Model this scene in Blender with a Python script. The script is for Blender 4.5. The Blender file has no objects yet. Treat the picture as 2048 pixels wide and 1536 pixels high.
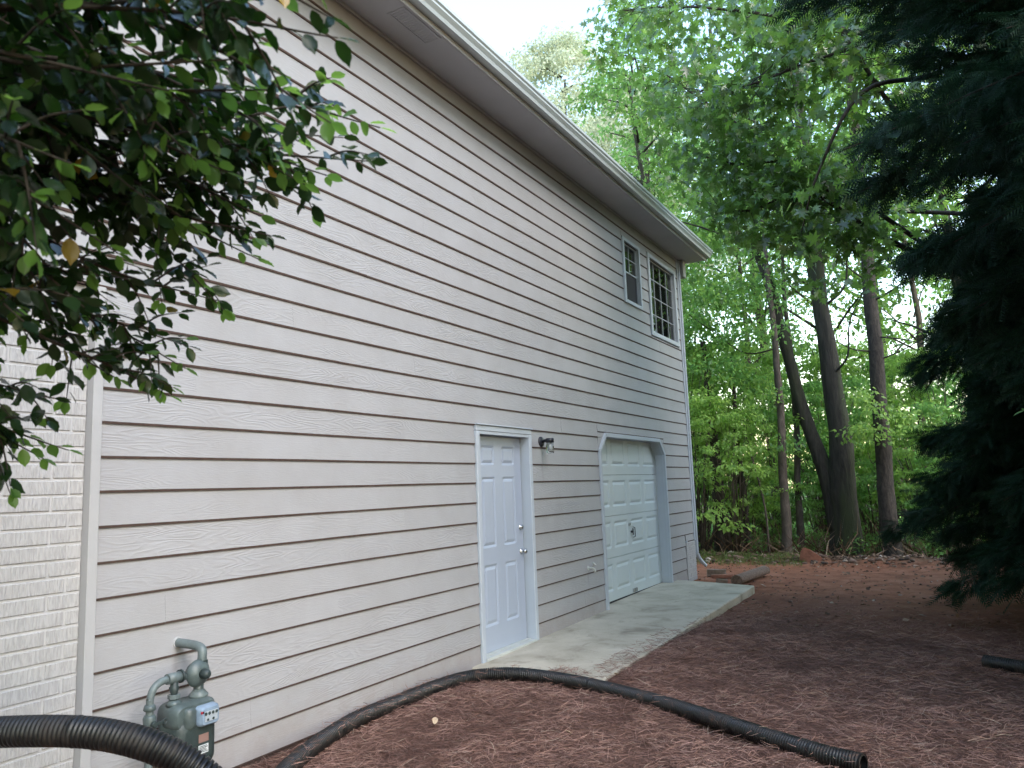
import bpy, bmesh, math, random
import numpy as np
from mathutils import Vector, Matrix

sc = bpy.context.scene
COL = sc.collection
PI = math.pi

# ------------------------------------------------------------------ camera
YAW, PITCH, ROLL = 0.5082, 0.133, -0.0365
CAM = np.array([3.7833, 0.0, 1.4787])
fw = np.array([-math.sin(YAW) * math.cos(PITCH), math.cos(YAW) * math.cos(PITCH), math.sin(PITCH)])
rt0 = np.array([math.cos(YAW), math.sin(YAW), 0.0])
up0 = np.cross(rt0, fw)
RT = rt0 * math.cos(ROLL) + up0 * math.sin(ROLL)
UP = -rt0 * math.sin(ROLL) + up0 * math.cos(ROLL)
cd = bpy.data.cameras.new('camera')
cam = bpy.data.objects.new('camera', cd)
COL.objects.link(cam)
M = Matrix(((RT[0], UP[0], -fw[0], CAM[0]), (RT[1], UP[1], -fw[1], CAM[1]), (RT[2], UP[2], -fw[2], CAM[2]), (0, 0, 0, 1)))
cam.matrix_world = M
cd.sensor_width = 36.0
cd.lens = 1556.1194 / 2048 * 36.0
cd.clip_start = 0.05
cd.clip_end = 500.0
cd.dof.use_dof = True
cd.dof.focus_distance = 7.0
cd.dof.aperture_fstop = 5.6
sc.camera = cam

# ------------------------------------------------------------------ sky and sun
SUN_EL, SUN_DIR = math.radians(41), (0.93, -0.36)      # horizontal direction towards the sun
w = bpy.data.worlds.new('World')
sc.world = w
w.use_nodes = True
nt = w.node_tree
bg = nt.nodes['Background']
sky = nt.nodes.new('ShaderNodeTexSky')
sky.sky_type = 'NISHITA'
sky.sun_disc = False
sky.sun_elevation = SUN_EL
sky.sun_rotation = math.atan2(SUN_DIR[0], SUN_DIR[1])
sky.air_density = 1.6
sky.dust_density = 1.0
sky.ozone_density = 1.0
nt.links.new(sky.outputs[0], bg.inputs[0])
bg.inputs[1].default_value = 0.15
sd = bpy.data.lights.new('sun', 'SUN')
sd.energy = 0.5
sd.angle = math.radians(34)
sd.color = (1.0, 0.965, 0.94)
so = bpy.data.objects.new('sun', sd)
COL.objects.link(so)
h = math.hypot(*SUN_DIR)
sv = Vector((SUN_DIR[0] / h * math.cos(SUN_EL), SUN_DIR[1] / h * math.cos(SUN_EL), math.sin(SUN_EL)))
so.rotation_euler = sv.to_track_quat('Z', 'Y').to_euler()
so.location = (8, -3, 14)
sc.view_settings.view_transform = 'Standard'
sc.view_settings.look = 'None'
sc.view_settings.gamma = 1.0
sc.view_settings.use_curve_mapping = False
sc.view_settings.exposure = 2.15
sc.render.engine = 'CYCLES'
sc.cycles.max_bounces = 7
sc.cycles.diffuse_bounces = 4
sc.cycles.transmission_bounces = 4
sc.cycles.transparent_max_bounces = 6

# ------------------------------------------------------------------ materials
def newmat(name):
    m = bpy.data.materials.new(name)
    m.use_nodes = True
    n = m.node_tree.nodes
    return m, n, m.node_tree.links, n['Principled BSDF']

def node(n, t, **kw):
    x = n.new(t)
    for k, v in kw.items():
        if k.startswith('i_'):
            x.inputs[k[2:].replace('_', ' ')].default_value = v
        else:
            setattr(x, k, v)
    return x

def ramp(n, stops):
    r = n.new('ShaderNodeValToRGB')
    while len(r.color_ramp.elements) < len(stops):
        r.color_ramp.elements.new(0.5)
    for e, (p, c) in zip(r.color_ramp.elements, stops):
        e.position = p
        e.color = (*c, 1) if len(c) == 3 else c
    return r

def coords(n, l, scale=(1, 1, 1), rand_off=0.0):
    tc = n.new('ShaderNodeTexCoord')
    mp = n.new('ShaderNodeMapping')
    mp.inputs['Scale'].default_value = scale
    l.new(tc.outputs['Object'], mp.inputs['Vector'])
    if rand_off:
        oi = n.new('ShaderNodeObjectInfo')
        vm = n.new('ShaderNodeVectorMath'); vm.operation = 'SCALE'
        cb = n.new('ShaderNodeCombineXYZ')
        for k in range(3):
            l.new(oi.outputs['Random'], cb.inputs[k])
        l.new(cb.outputs[0], vm.inputs[0]); vm.inputs['Scale'].default_value = rand_off
        l.new(vm.outputs[0], mp.inputs['Location'])
    return mp.outputs[0]

def mat_simple(name, c, rough=0.6, metal=0.0, var=0.08, scale=6.0, bump=0.0, bscale=60.0, spec=0.5):
    m, n, l, p = newmat(name)
    v = coords(n, l)
    nz = node(n, 'ShaderNodeTexNoise', i_Scale=scale, i_Detail=5.0, i_Roughness=0.6)
    l.new(v, nz.inputs['Vector'])
    a = tuple(max(0, x * (1 - var)) for x in c); b = tuple(min(1, x * (1 + var)) for x in c)
    r = ramp(n, [(0.3, a), (0.7, b)])
    l.new(nz.outputs['Fac'], r.inputs[0]); l.new(r.outputs[0], p.inputs['Base Color'])
    p.inputs['Roughness'].default_value = rough
    p.inputs['Metallic'].default_value = metal
    p.inputs['Specular IOR Level'].default_value = spec
    if bump:
        nb = node(n, 'ShaderNodeTexNoise', i_Scale=bscale, i_Detail=4.0)
        l.new(v, nb.inputs['Vector'])
        bp = node(n, 'ShaderNodeBump', i_Strength=bump, i_Distance=0.01)
        l.new(nb.outputs['Fac'], bp.inputs['Height']); l.new(bp.outputs[0], p.inputs['Normal'])
    return m

def mat_siding():
    m, n, l, p = newmat('siding_paint')
    v = coords(n, l, (1, 1, 1), 37.0)
    # cedar grain embossed along the board (y)
    mp = n.new('ShaderNodeMapping'); mp.inputs['Scale'].default_value = (1, 0.16, 1)
    l.new(v, mp.inputs['Vector'])
    n1 = node(n, 'ShaderNodeTexNoise', i_Scale=11.0, i_Detail=1.5, i_Roughness=0.5)
    l.new(mp.outputs[0], n1.inputs['Vector'])
    mul = node(n, 'ShaderNodeMath', operation='MULTIPLY'); mul.inputs[1].default_value = 15.0
    l.new(n1.outputs['Fac'], mul.inputs[0])
    sn = node(n, 'ShaderNodeMath', operation='PINGPONG'); sn.inputs[1].default_value = 0.5
    l.new(mul.outputs[0], sn.inputs[0])
    pw = node(n, 'ShaderNodeMath', operation='POWER'); pw.inputs[1].default_value = 1.6
    l.new(sn.outputs[0], pw.inputs[0])
    mask = node(n, 'ShaderNodeTexNoise', i_Scale=3.2, i_Detail=2.0)
    l.new(mp.outputs[0], mask.inputs['Vector'])
    mr = ramp(n, [(0.42, (0.12, 0.12, 0.12)), (0.6, (1, 1, 1))])
    l.new(mask.outputs['Fac'], mr.inputs[0])
    gm = node(n, 'ShaderNodeMath', operation='MULTIPLY')
    l.new(pw.outputs[0], gm.inputs[0]); l.new(mr.outputs[0], gm.inputs[1])
    mp2 = n.new('ShaderNodeMapping'); mp2.inputs['Scale'].default_value = (1, 0.2, 1)
    l.new(v, mp2.inputs['Vector'])
    n2 = node(n, 'ShaderNodeTexNoise', i_Scale=130.0, i_Detail=4.0, i_Roughness=0.65)
    l.new(mp2.outputs[0], n2.inputs['Vector'])
    a1 = node(n, 'ShaderNodeMath', operation='MULTIPLY_ADD'); a1.inputs[1].default_value = 0.30
    l.new(n2.outputs['Fac'], a1.inputs[0]); l.new(gm.outputs[0], a1.inputs[2])
    bp = node(n, 'ShaderNodeBump', i_Strength=0.75, i_Distance=0.006)
    l.new(a1.outputs[0], bp.inputs['Height']); l.new(bp.outputs[0], p.inputs['Normal'])
    # colour: flat cream paint, slight board to board and blotch variation, grime
    oi = n.new('ShaderNodeObjectInfo')
    r1 = ramp(n, [(0.0, (0.345, 0.340, 0.354)), (1.0, (0.357, 0.351, 0.364))])
    l.new(oi.outputs['Random'], r1.inputs[0])
    v2 = n.new('ShaderNodeTexCoord')
    n3 = node(n, 'ShaderNodeTexNoise', i_Scale=2.3, i_Detail=6.0, i_Roughness=0.62)
    l.new(v2.outputs['Object'], n3.inputs['Vector'])
    r3 = ramp(n, [(0.3, (0.90, 0.89, 0.87)), (0.62, (1, 1, 1))])
    l.new(n3.outputs['Fac'], r3.inputs[0])
    mx = node(n, 'ShaderNodeMix', data_type='RGBA', blend_type='MULTIPLY'); mx.inputs[0].default_value = 0.9
    l.new(r1.outputs[0], mx.inputs[6]); l.new(r3.outputs[0], mx.inputs[7])
    # soil splashed on the lowest boards
    sz = n.new('ShaderNodeSeparateXYZ'); l.new(v2.outputs['Object'], sz.inputs[0])
    n5 = node(n, 'ShaderNodeTexNoise', i_Scale=7.0, i_Detail=8.0, i_Roughness=0.75); l.new(v2.outputs['Object'], n5.inputs['Vector'])
    md = node(n, 'ShaderNodeMath', operation='MULTIPLY_ADD'); md.inputs[1].default_value = -0.55; l.new(n5.outputs['Fac'], md.inputs[0]); l.new(sz.outputs['Z'], md.inputs[2])
    mrg = node(n, 'ShaderNodeMapRange', i_From_Min=-0.06, i_From_Max=-0.34, i_To_Min=0.0, i_To_Max=0.32); l.new(md.outputs[0], mrg.inputs['Value'])
    mu = node(n, 'ShaderNodeMix', data_type='RGBA'); l.new(mrg.outputs[0], mu.inputs[0]); l.new(mx.outputs[2], mu.inputs[6]); mu.inputs[7].default_value = (0.20, 0.13, 0.10, 1)
    # dark streaks below the lamp, the faucet and the gas outlet
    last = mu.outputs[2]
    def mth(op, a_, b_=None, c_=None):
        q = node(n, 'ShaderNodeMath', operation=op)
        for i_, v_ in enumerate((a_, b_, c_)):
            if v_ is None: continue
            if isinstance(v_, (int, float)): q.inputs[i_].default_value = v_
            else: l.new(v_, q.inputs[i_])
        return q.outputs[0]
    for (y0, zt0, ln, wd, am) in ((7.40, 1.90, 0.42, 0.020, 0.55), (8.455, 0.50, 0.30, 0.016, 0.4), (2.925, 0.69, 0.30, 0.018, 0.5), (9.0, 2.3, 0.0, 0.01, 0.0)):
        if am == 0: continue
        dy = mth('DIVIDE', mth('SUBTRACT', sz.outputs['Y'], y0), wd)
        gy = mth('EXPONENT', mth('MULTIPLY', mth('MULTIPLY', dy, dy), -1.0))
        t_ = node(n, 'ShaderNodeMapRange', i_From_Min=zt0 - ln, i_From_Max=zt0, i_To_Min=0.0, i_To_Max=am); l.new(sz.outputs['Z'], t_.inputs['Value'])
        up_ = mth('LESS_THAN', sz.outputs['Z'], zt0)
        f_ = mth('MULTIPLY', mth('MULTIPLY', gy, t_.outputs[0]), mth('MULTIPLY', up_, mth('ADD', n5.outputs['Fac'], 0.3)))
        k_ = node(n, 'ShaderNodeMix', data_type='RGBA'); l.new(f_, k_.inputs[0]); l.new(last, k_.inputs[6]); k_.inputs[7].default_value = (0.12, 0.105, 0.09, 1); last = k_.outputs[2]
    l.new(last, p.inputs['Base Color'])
    p.inputs['Roughness'].default_value = 0.5
    return m

def mat_brick():
    m, n, l, p = newmat('painted_brick')
    v = coords(n, l, (1, 1, 1), 23.0)
    mp = n.new('ShaderNodeMapping'); mp.inputs['Scale'].default_value = (1, 1, 0.16)
    l.new(v, mp.inputs['Vector'])
    n1 = node(n, 'ShaderNodeTexNoise', i_Scale=105.0, i_Detail=2.0, i_Roughness=0.55, i_Distortion=0.5)
    l.new(mp.outputs[0], n1.inputs['Vector'])
    r = ramp(n, [(0.36, (0, 0, 0)), (0.60, (1, 1, 1))])
    l.new(n1.outputs['Fac'], r.inputs[0])
    bp = node(n, 'ShaderNodeBump', i_Strength=0.55, i_Distance=0.004)
    l.new(r.outputs[0], bp.inputs['Height']); l.new(bp.outputs[0], p.inputs['Normal'])
    r2 = ramp(n, [(0.0, (0.35, 0.34, 0.345)), (1.0, (0.425, 0.415, 0.42))])
    l.new(r.outputs[0], r2.inputs[0]); l.new(r2.outputs[0], p.inputs['Base Color'])
    p.inputs['Roughness'].default_value = 0.65
    return m

def mat_leaf(name, dark, light, trans, rough=0.45, tw=0.45, spec=0.4, rnd='island', extra=None):
    """leaf: diffuse + translucency; tint differs from leaf to leaf"""
    m, n, l, p = newmat(name)
    out = n['Material Output']
    if rnd == 'island':
        g = n.new('ShaderNodeNewGeometry'); src = g.outputs['Random Per Island']
    else:
        g = n.new('ShaderNodeObjectInfo'); src = g.outputs['Random']
    stops = [(0.0, dark), (0.75, light)]
    if extra:
        stops += [(0.988, light), (0.99, extra), (1.0, extra)]
    r = ramp(n, stops)
    l.new(src, r.inputs[0]); l.new(r.outputs[0], p.inputs['Base Color'])
    p.inputs['Roughness'].default_value = rough
    p.inputs['Specular IOR Level'].default_value = spec
    t = n.new('ShaderNodeBsdfTranslucent')
    if extra:
        r2 = ramp(n, [(0.0, trans), (0.988, trans), (0.99, tuple(x * 1.8 for x in extra)), (1.0, tuple(x * 1.8 for x in extra))])
        l.new(src, r2.inputs[0]); l.new(r2.outputs[0], t.inputs['Color'])
    else:
        hv = node(n, 'ShaderNodeMix', data_type='RGBA', blend_type='MIX')
        hv.inputs[6].default_value = (*tuple(x * 0.6 for x in trans), 1); hv.inputs[7].default_value = (*trans, 1)
        l.new(src, hv.inputs[0]); l.new(hv.outputs[2], t.inputs['Color'])
    mx = n.new('ShaderNodeMixShader'); mx.inputs[0].default_value = tw
    l.new(p.outputs[0], mx.inputs[1]); l.new(t.outputs[0], mx.inputs[2])
    l.new(mx.outputs[0], out.inputs['Surface'])
    return m

def mat_bark(name, a, b, sz=0.25, scale=22.0, strength=0.9, moss=None):
    m, n, l, p = newmat(name)
    v = coords(n, l, (1, 1, sz))
    n1 = node(n, 'ShaderNodeTexNoise', i_Scale=scale, i_Detail=6.0, i_Roughness=0.65, i_Distortion=0.6)
    l.new(v, n1.inputs['Vector'])
    r = ramp(n, [(0.35, a), (0.65, b)])
    l.new(n1.outputs['Fac'], r.inputs[0])
    col = r.outputs[0]
    if moss:
        n2 = node(n, 'ShaderNodeTexNoise', i_Scale=2.2, i_Detail=5.0)
        l.new(v, n2.inputs['Vector'])
        r2 = ramp(n, [(0.48, (0, 0, 0)), (0.62, (1, 1, 1))])
        l.new(n2.outputs['Fac'], r2.inputs[0])
        mx = node(n, 'ShaderNodeMix', data_type='RGBA')
        l.new(r2.outputs[0], mx.inputs[0]); l.new(col, mx.inputs[6]); mx.inputs[7].default_value = (*moss, 1)
        col = mx.outputs[2]
    l.new(col, p.inputs['Base Color'])
    p.inputs['Roughness'].default_value = 0.9
    bp = node(n, 'ShaderNodeBump', i_Strength=strength, i_Distance=0.03)
    l.new(n1.outputs['Fac'], bp.inputs['Height']); l.new(bp.outputs[0], p.inputs['Normal'])
    return m

def mat_strands(name, stops, rough=0.8):
    m, n, l, p = newmat(name)
    g = n.new('ShaderNodeNewGeometry')
    r = ramp(n, stops)
    l.new(g.outputs['Random Per Island'], r.inputs[0])
    tc = n.new('ShaderNodeTexCoord'); nz = node(n, 'ShaderNodeTexNoise', i_Scale=1.6, i_Detail=6.0, i_Roughness=0.65); l.new(tc.outputs['Object'], nz.inputs['Vector'])
    r2 = ramp(n, [(0.36, (0.50, 0.46, 0.46)), (0.52, (1.0, 1.0, 1.0)), (0.70, (1.25, 1.25, 1.30))]); l.new(nz.outputs['Fac'], r2.inputs[0])
    mx = node(n, 'ShaderNodeMix', data_type='RGBA', blend_type='MULTIPLY'); mx.inputs[0].default_value = 1.0
    l.new(r.outputs[0], mx.inputs[6]); l.new(r2.outputs[0], mx.inputs[7]); l.new(mx.outputs[2], p.inputs['Base Color'])
    p.inputs['Roughness'].default_value = rough
    p.inputs['Specular IOR Level'].default_value = 0.25
    return m

def mat_ground():
    m, n, l, p = newmat('clay_and_straw_soil')
    tc = n.new('ShaderNodeTexCoord'); v = tc.outputs['Object']
    def N(s, d=6.0, r=0.6, dist=0.0):
        x = node(n, 'ShaderNodeTexNoise', i_Scale=s, i_Detail=d, i_Roughness=r, i_Distortion=dist)
        l.new(v, x.inputs['Vector']); return x.outputs['Fac']
    clay = ramp(n, [(0.3, (0.15, 0.062, 0.038)), (0.5, (0.26, 0.105, 0.060)), (0.72, (0.34, 0.165, 0.110))])
    l.new(N(3.5, 8.0, 0.68), clay.inputs[0])
    straw = ramp(n, [(0.3, (0.06, 0.034, 0.027)), (0.55, (0.15, 0.080, 0.062)), (0.75, (0.25, 0.145, 0.115))])
    l.new(N(38.0, 5.0, 0.7, 0.5), straw.inputs[0])
    litter = ramp(n, [(0.3, (0.035, 0.026, 0.016)), (0.7, (0.12, 0.085, 0.055))])
    l.new(N(16.0, 6.0, 0.7), litter.inputs[0])
    sx = n.new('ShaderNodeSeparateXYZ'); l.new(v, sx.inputs[0])
    def grad(sock, a, b, wob, ns):
        ad = node(n, 'ShaderNodeMath', operation='MULTIPLY_ADD'); ad.inputs[1].default_value = wob
        l.new(N(ns, 5.0), ad.inputs[0]); l.new(sock, ad.inputs[2])
        mr = node(n, 'ShaderNodeMapRange', i_From_Min=a + wob / 2, i_From_Max=b + wob / 2)
        l.new(ad.outputs[0], mr.inputs['Value']); return mr.outputs[0]
    m1 = node(n, 'ShaderNodeMix', data_type='RGBA')
    l.new(grad(sx.outputs['Y'], 8.5, 12.0, 5.0, 0.7), m1.inputs[0]); l.new(straw.outputs[0], m1.inputs[6]); l.new(clay.outputs[0], m1.inputs[7])
    m2 = node(n, 'ShaderNodeMix', data_type='RGBA')
    l.new(grad(sx.outputs['Y'], 15.0, 15.8, 1.2, 1.1), m2.inputs[0]); l.new(m1.outputs[2], m2.inputs[6]); l.new(litter.outputs[0], m2.inputs[7])
    l.new(m2.outputs[2], p.inputs['Base Color'])
    p.inputs['Roughness'].default_value = 0.95
    p.inputs['Specular IOR Level'].default_value = 0.15
    bp = node(n, 'ShaderNodeBump', i_Strength=0.8, i_Distance=0.04)
    l.new(N(22.0, 8.0, 0.7), bp.inputs['Height']); l.new(bp.outputs[0], p.inputs['Normal'])
    return m

def mat_concrete():
    m, n, l, p = newmat('weathered_concrete')
    tc = n.new('ShaderNodeTexCoord'); v = tc.outputs['Object']
    n1 = node(n, 'ShaderNodeTexNoise', i_Scale=1.9, i_Detail=7.0, i_Roughness=0.6, i_Distortion=0.4); l.new(v, n1.inputs['Vector'])
    r = ramp(n, [(0.30, (0.26, 0.22, 0.165)), (0.42, (0.44, 0.385, 0.30)), (0.62, (0.56, 0.495, 0.395))])
    l.new(n1.outputs['Fac'], r.inputs[0])
    n2 = node(n, 'ShaderNodeTexNoise', i_Scale=90.0, i_Detail=3.0); l.new(v, n2.inputs['Vector'])
    r2 = ramp(n, [(0.3, (0.88, 0.88, 0.88)), (0.7, (1.0, 1.0, 1.0))]); l.new(n2.outputs['Fac'], r2.inputs[0])
    mx = node(n, 'ShaderNodeMix', data_type='RGBA', blend_type='MULTIPLY'); mx.inputs[0].default_value = 1.0
    l.new(r.outputs[0], mx.inputs[6]); l.new(r2.outputs[0], mx.inputs[7])
    # straw tint blown over the slab at the near end
    n3 = node(n, 'ShaderNodeTexNoise', i_Scale=4.5, i_Detail=6.0, i_Roughness=0.7, i_Distortion=1.0); l.new(v, n3.inputs['Vector'])
    r3 = ramp(n, [(0.56, (0, 0, 0)), (0.70, (0.6, 0.6, 0.6))]); l.new(n3.outputs['Fac'], r3.inputs[0])
    m3 = node(n, 'ShaderNodeMix', data_type='RGBA')
    l.new(r3.outputs[0], m3.inputs[0]); l.new(mx.outputs[2], m3.inputs[6]); m3.inputs[7].default_value = (0.22, 0.18, 0.14, 1)
    l.new(m3.outputs[2], p.inputs['Base Color'])
    p.inputs['Roughness'].default_value = 0.8
    bp = node(n, 'ShaderNodeBump', i_Strength=0.3, i_Distance=0.004)
    l.new(n2.outputs['Fac'], bp.inputs['Height']); l.new(bp.outputs[0], p.inputs['Normal'])
    return m

def mat_glass_pane():
    m, n, l, p = newmat('window_glass')
    out = n['Material Output']
    gl = n.new('ShaderNodeBsdfGlossy'); gl.inputs['Roughness'].default_value = 0.01
    tr = n.new('ShaderNodeBsdfTransparent'); tr.inputs['Color'].default_value = (0.75, 0.8, 0.78, 1)
    fr = n.new('ShaderNodeFresnel'); fr.inputs['IOR'].default_value = 2.3
    mx = n.new('ShaderNodeMixShader')
    l.new(fr.outputs[0], mx.inputs[0]); l.new(tr.outputs[0], mx.inputs[1]); l.new(gl.outputs[0], mx.inputs[2])
    l.new(mx.outputs[0], out.inputs['Surface'])
    return m

def mat_pipe():
    m, n, l, p = newmat('black_corrugated_plastic')
    tc = n.new('ShaderNodeTexCoord'); v = tc.outputs['Object']
    n1 = node(n, 'ShaderNodeTexNoise', i_Scale=9.0, i_Detail=7.0, i_Roughness=0.7); l.new(v, n1.inputs['Vector'])
    r = ramp(n, [(0.47, (0.006, 0.006, 0.007)), (0.60, (0.022, 0.017, 0.015)), (0.75, (0.13, 0.062, 0.036))])
    l.new(n1.outputs['Fac'], r.inputs[0]); l.new(r.outputs[0], p.inputs['Base Color'])
    r2 = ramp(n, [(0.4, (0.35, 0.35, 0.35)), (0.7, (0.8, 0.8, 0.8))])
    l.new(n1.outputs['Fac'], r2.inputs[0]); l.new(r2.outputs[0], p.inputs['Roughness'])
    return m

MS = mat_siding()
MRAW_SHADE = mat_simple('raw_edge_and_lap_shade', (0.085, 0.055, 0.048), 0.9, var=0.3, scale=40)
MB = mat_brick()
MMORTAR = mat_simple('painted_mortar', (0.44, 0.43, 0.435), 0.85, var=0.12, bump=0.3)
MWHITE = mat_simple('white_trim_paint', (0.43, 0.47, 0.53), 0.42, var=0.03, scale=3, bump=0.05, bscale=30)
MTRIM = mat_simple('cream_trim_paint', (0.40, 0.395, 0.405), 0.5, var=0.05, scale=4, bump=0.08, bscale=90)
MDOOR = mat_simple('white_door_paint', (0.365, 0.41, 0.50), 0.36, var=0.03, scale=2.0, bump=0.06, bscale=40)
MGAR = mat_simple('white_garage_steel', (0.50, 0.56, 0.58), 0.42, var=0.04, scale=2.0, bump=0.06, bscale=60)
MSOFF = mat_simple('soffit_paint', (0.47, 0.475, 0.50), 0.65, var=0.07, scale=1.5, bump=0.05)
MGUT = mat_simple('gutter_enamel', (0.50, 0.55, 0.56), 0.38, var=0.08, scale=1.2, bump=0.03, bscale=12)
MROOF = mat_simple('asphalt_shingle', (0.10, 0.095, 0.09), 0.95, var=0.25, scale=30, bump=0.5)
MDARK = mat_simple('dark_gap', (0.012, 0.012, 0.014), 0.9, var=0.2)
MROOM = mat_simple('dim_room_paint', (0.05, 0.05, 0.055), 0.9, var=0.1)
MCHROME = mat_simple('brushed_nickel', (0.55, 0.55, 0.55), 0.22, metal=1.0, var=0.05)
MBLACK = mat_simple('black_painted_metal', (0.012, 0.013, 0.02), 0.4, var=0.2)
MMETER = mat_simple('grey_green_meter_paint', (0.075, 0.098, 0.098), 0.40, var=0.28, scale=14, bump=0.12, bscale=70)
MMETD = mat_simple('dark_green_meter_paint', (0.030, 0.044, 0.044), 0.5, var=0.25, scale=14, bump=0.15, bscale=70)
MPIPEG = mat_simple('grey_gas_pipe_paint', (0.125, 0.155, 0.157), 0.42, var=0.25, scale=18, bump=0.1)
MBLUE = mat_simple('blue_grey_index_cover', (0.22, 0.29, 0.38), 0.25, var=0.15, scale=25)
MLABW = mat_simple('white_label', (0.62, 0.64, 0.66), 0.5, var=0.08)
MLABP = mat_simple('faded_pink_label', (0.25, 0.15, 0.13), 0.6, var=0.12)
MRED = mat_simple('red_plastic_tag', (0.45, 0.02, 0.04), 0.4)
MSCREEN = mat_simple('insect_screen', (0.014, 0.014, 0.018), 0.8, var=0.1)
MPANE = mat_glass_pane()
MPIPE = mat_pipe()
MCONC = mat_concrete()
MGROUND = mat_ground()
MSTRAW = mat_strands('pine_straw', [(0.0, (0.105, 0.058, 0.048)), (0.35, (0.22, 0.122, 0.098)), (0.8, (0.35, 0.205, 0.165)), (0.97, (0.30, 0.20, 0.16)), (1.0, (0.42, 0.32, 0.25))])
MLITTER = mat_strands('leaf_litter', [(0.0, (0.05, 0.028, 0.016)), (0.4, (0.13, 0.075, 0.045)), (0.8, (0.24, 0.16, 0.11)), (1.0, (0.42, 0.35, 0.28))])
MSTONE = mat_strands('rubble_stone', [(0.0, (0.06, 0.045, 0.035)), (0.6, (0.15, 0.09, 0.065)), (0.97, (0.22, 0.15, 0.12)), (1.0, (0.45, 0.40, 0.36))])
MROCK = mat_simple('red_clay_rock', (0.30, 0.13, 0.085), 0.9, var=0.3, scale=9, bump=0.8, bscale=25)
MLOG = mat_bark('weathered_timber', (0.12, 0.075, 0.055), (0.26, 0.175, 0.13), 1.0, 30)
MBLOCK = mat_simple('weathered_wood', (0.22, 0.16, 0.12), 0.9, var=0.3, scale=20, bump=0.5)
MGRASS = mat_leaf('grass_blade', (0.05, 0.09, 0.02), (0.12, 0.18, 0.05), (0.25, 0.35, 0.08))
MBARK_OAK = mat_bark('oak_bark', (0.014, 0.013, 0.010), (0.048, 0.042, 0.035), 0.16, 16, 1.0, (0.035, 0.045, 0.018))
MBARK_PALE = mat_bark('smooth_bark', (0.05, 0.040, 0.034), (0.12, 0.097, 0.082), 0.4, 14, 0.5)
MBARK_PINE = mat_bark('pine_bark', (0.018, 0.015, 0.013), (0.062, 0.050, 0.042), 0.35, 20, 1.0)
MTWIG = mat_bark('twig_bark', (0.02, 0.015, 0.012), (0.06, 0.045, 0.035), 0.5, 40, 0.5)
ML_HOLLY = mat_leaf('holly_leaf', (0.008, 0.020, 0.010), (0.022, 0.048, 0.018), (0.040, 0.115, 0.012), 0.25, 0.25, 0.55, extra=(0.30, 0.19, 0.02))
ML_HOLLYN = mat_leaf('young_holly_leaf', (0.06, 0.14, 0.03), (0.10, 0.21, 0.04), (0.30, 0.55, 0.08), 0.35, 0.5, 0.4)
ML_MAPLE = mat_leaf('maple_leaf', (0.018, 0.044, 0.018), (0.075, 0.16, 0.040), (0.32, 0.56, 0.10), 0.28, 0.42, 0.9)
ML_OAK = mat_leaf('oak_leaf', (0.026, 0.066, 0.026), (0.085, 0.18, 0.050), (0.34, 0.60, 0.12), 0.45, 0.5)
ML_BRIGHT = mat_leaf('light_sapling_leaf', (0.11, 0.22, 0.06), (0.21, 0.36, 0.085), (0.60, 0.88, 0.22), 0.45, 0.5)
ML_MID = mat_leaf('understorey_leaf', (0.06, 0.14, 0.050), (0.12, 0.25, 0.080), (0.42, 0.76, 0.20), 0.45, 0.5)
ML_WASHED = mat_leaf('washed_out_oak_leaf', (0.34, 0.38, 0.26), (0.52, 0.55, 0.42), (0.80, 0.86, 0.60), 0.5, 0.55)  # leaf colour bleached to paint in overexposure and haze
ML_CEDAR = mat_leaf('cedar_spray', (0.008, 0.024, 0.014), (0.018, 0.050, 0.026), (0.016, 0.06, 0.025), 0.6, 0.25, 0.25)
ML_PINE = mat_leaf('pine_needles', (0.02, 0.06, 0.03), (0.05, 0.12, 0.05), (0.09, 0.24, 0.08), 0.5, 0.35)

# ------------------------------------------------------------------ mesh helpers
def link(name, me, parent=None, mat=None):
    o = bpy.data.objects.new(name, me)
    COL.objects.link(o)
    if parent is not None:
        o.parent = parent
    if mat is not None and me is not None and not me.materials:
        me.materials.append(mat)
    return o

def empty(name, loc=(0, 0, 0)):
    o = bpy.data.objects.new(name, None)
    o.empty_display_size = 0.1
    COL.objects.link(o)
    o.location = loc
    return o

def tag(o, label=None, cat=None, group=None, kind=None):
    if label: o['label'] = label
    if cat: o['category'] = cat
    if group: o['group'] = group
    if kind: o['kind'] = kind
    return o

def mesh_np(name, V, F, smooth=False):
    V = np.asarray(V, np.float32); F = np.asarray(F, np.int32)
    me = bpy.data.meshes.new(name)
    me.vertices.add(len(V)); me.vertices.foreach_set('co', V.ravel())
    k = F.shape[1]
    me.loops.add(F.size); me.loops.foreach_set('vertex_index', F.ravel())
    me.polygons.add(len(F))
    me.polygons.foreach_set('loop_start', np.arange(0, F.size, k, dtype=np.int32))
    if smooth:
        me.polygons.foreach_set('use_smooth', np.ones(len(F), bool))
    me.update(calc_edges=True)
    return me

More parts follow.
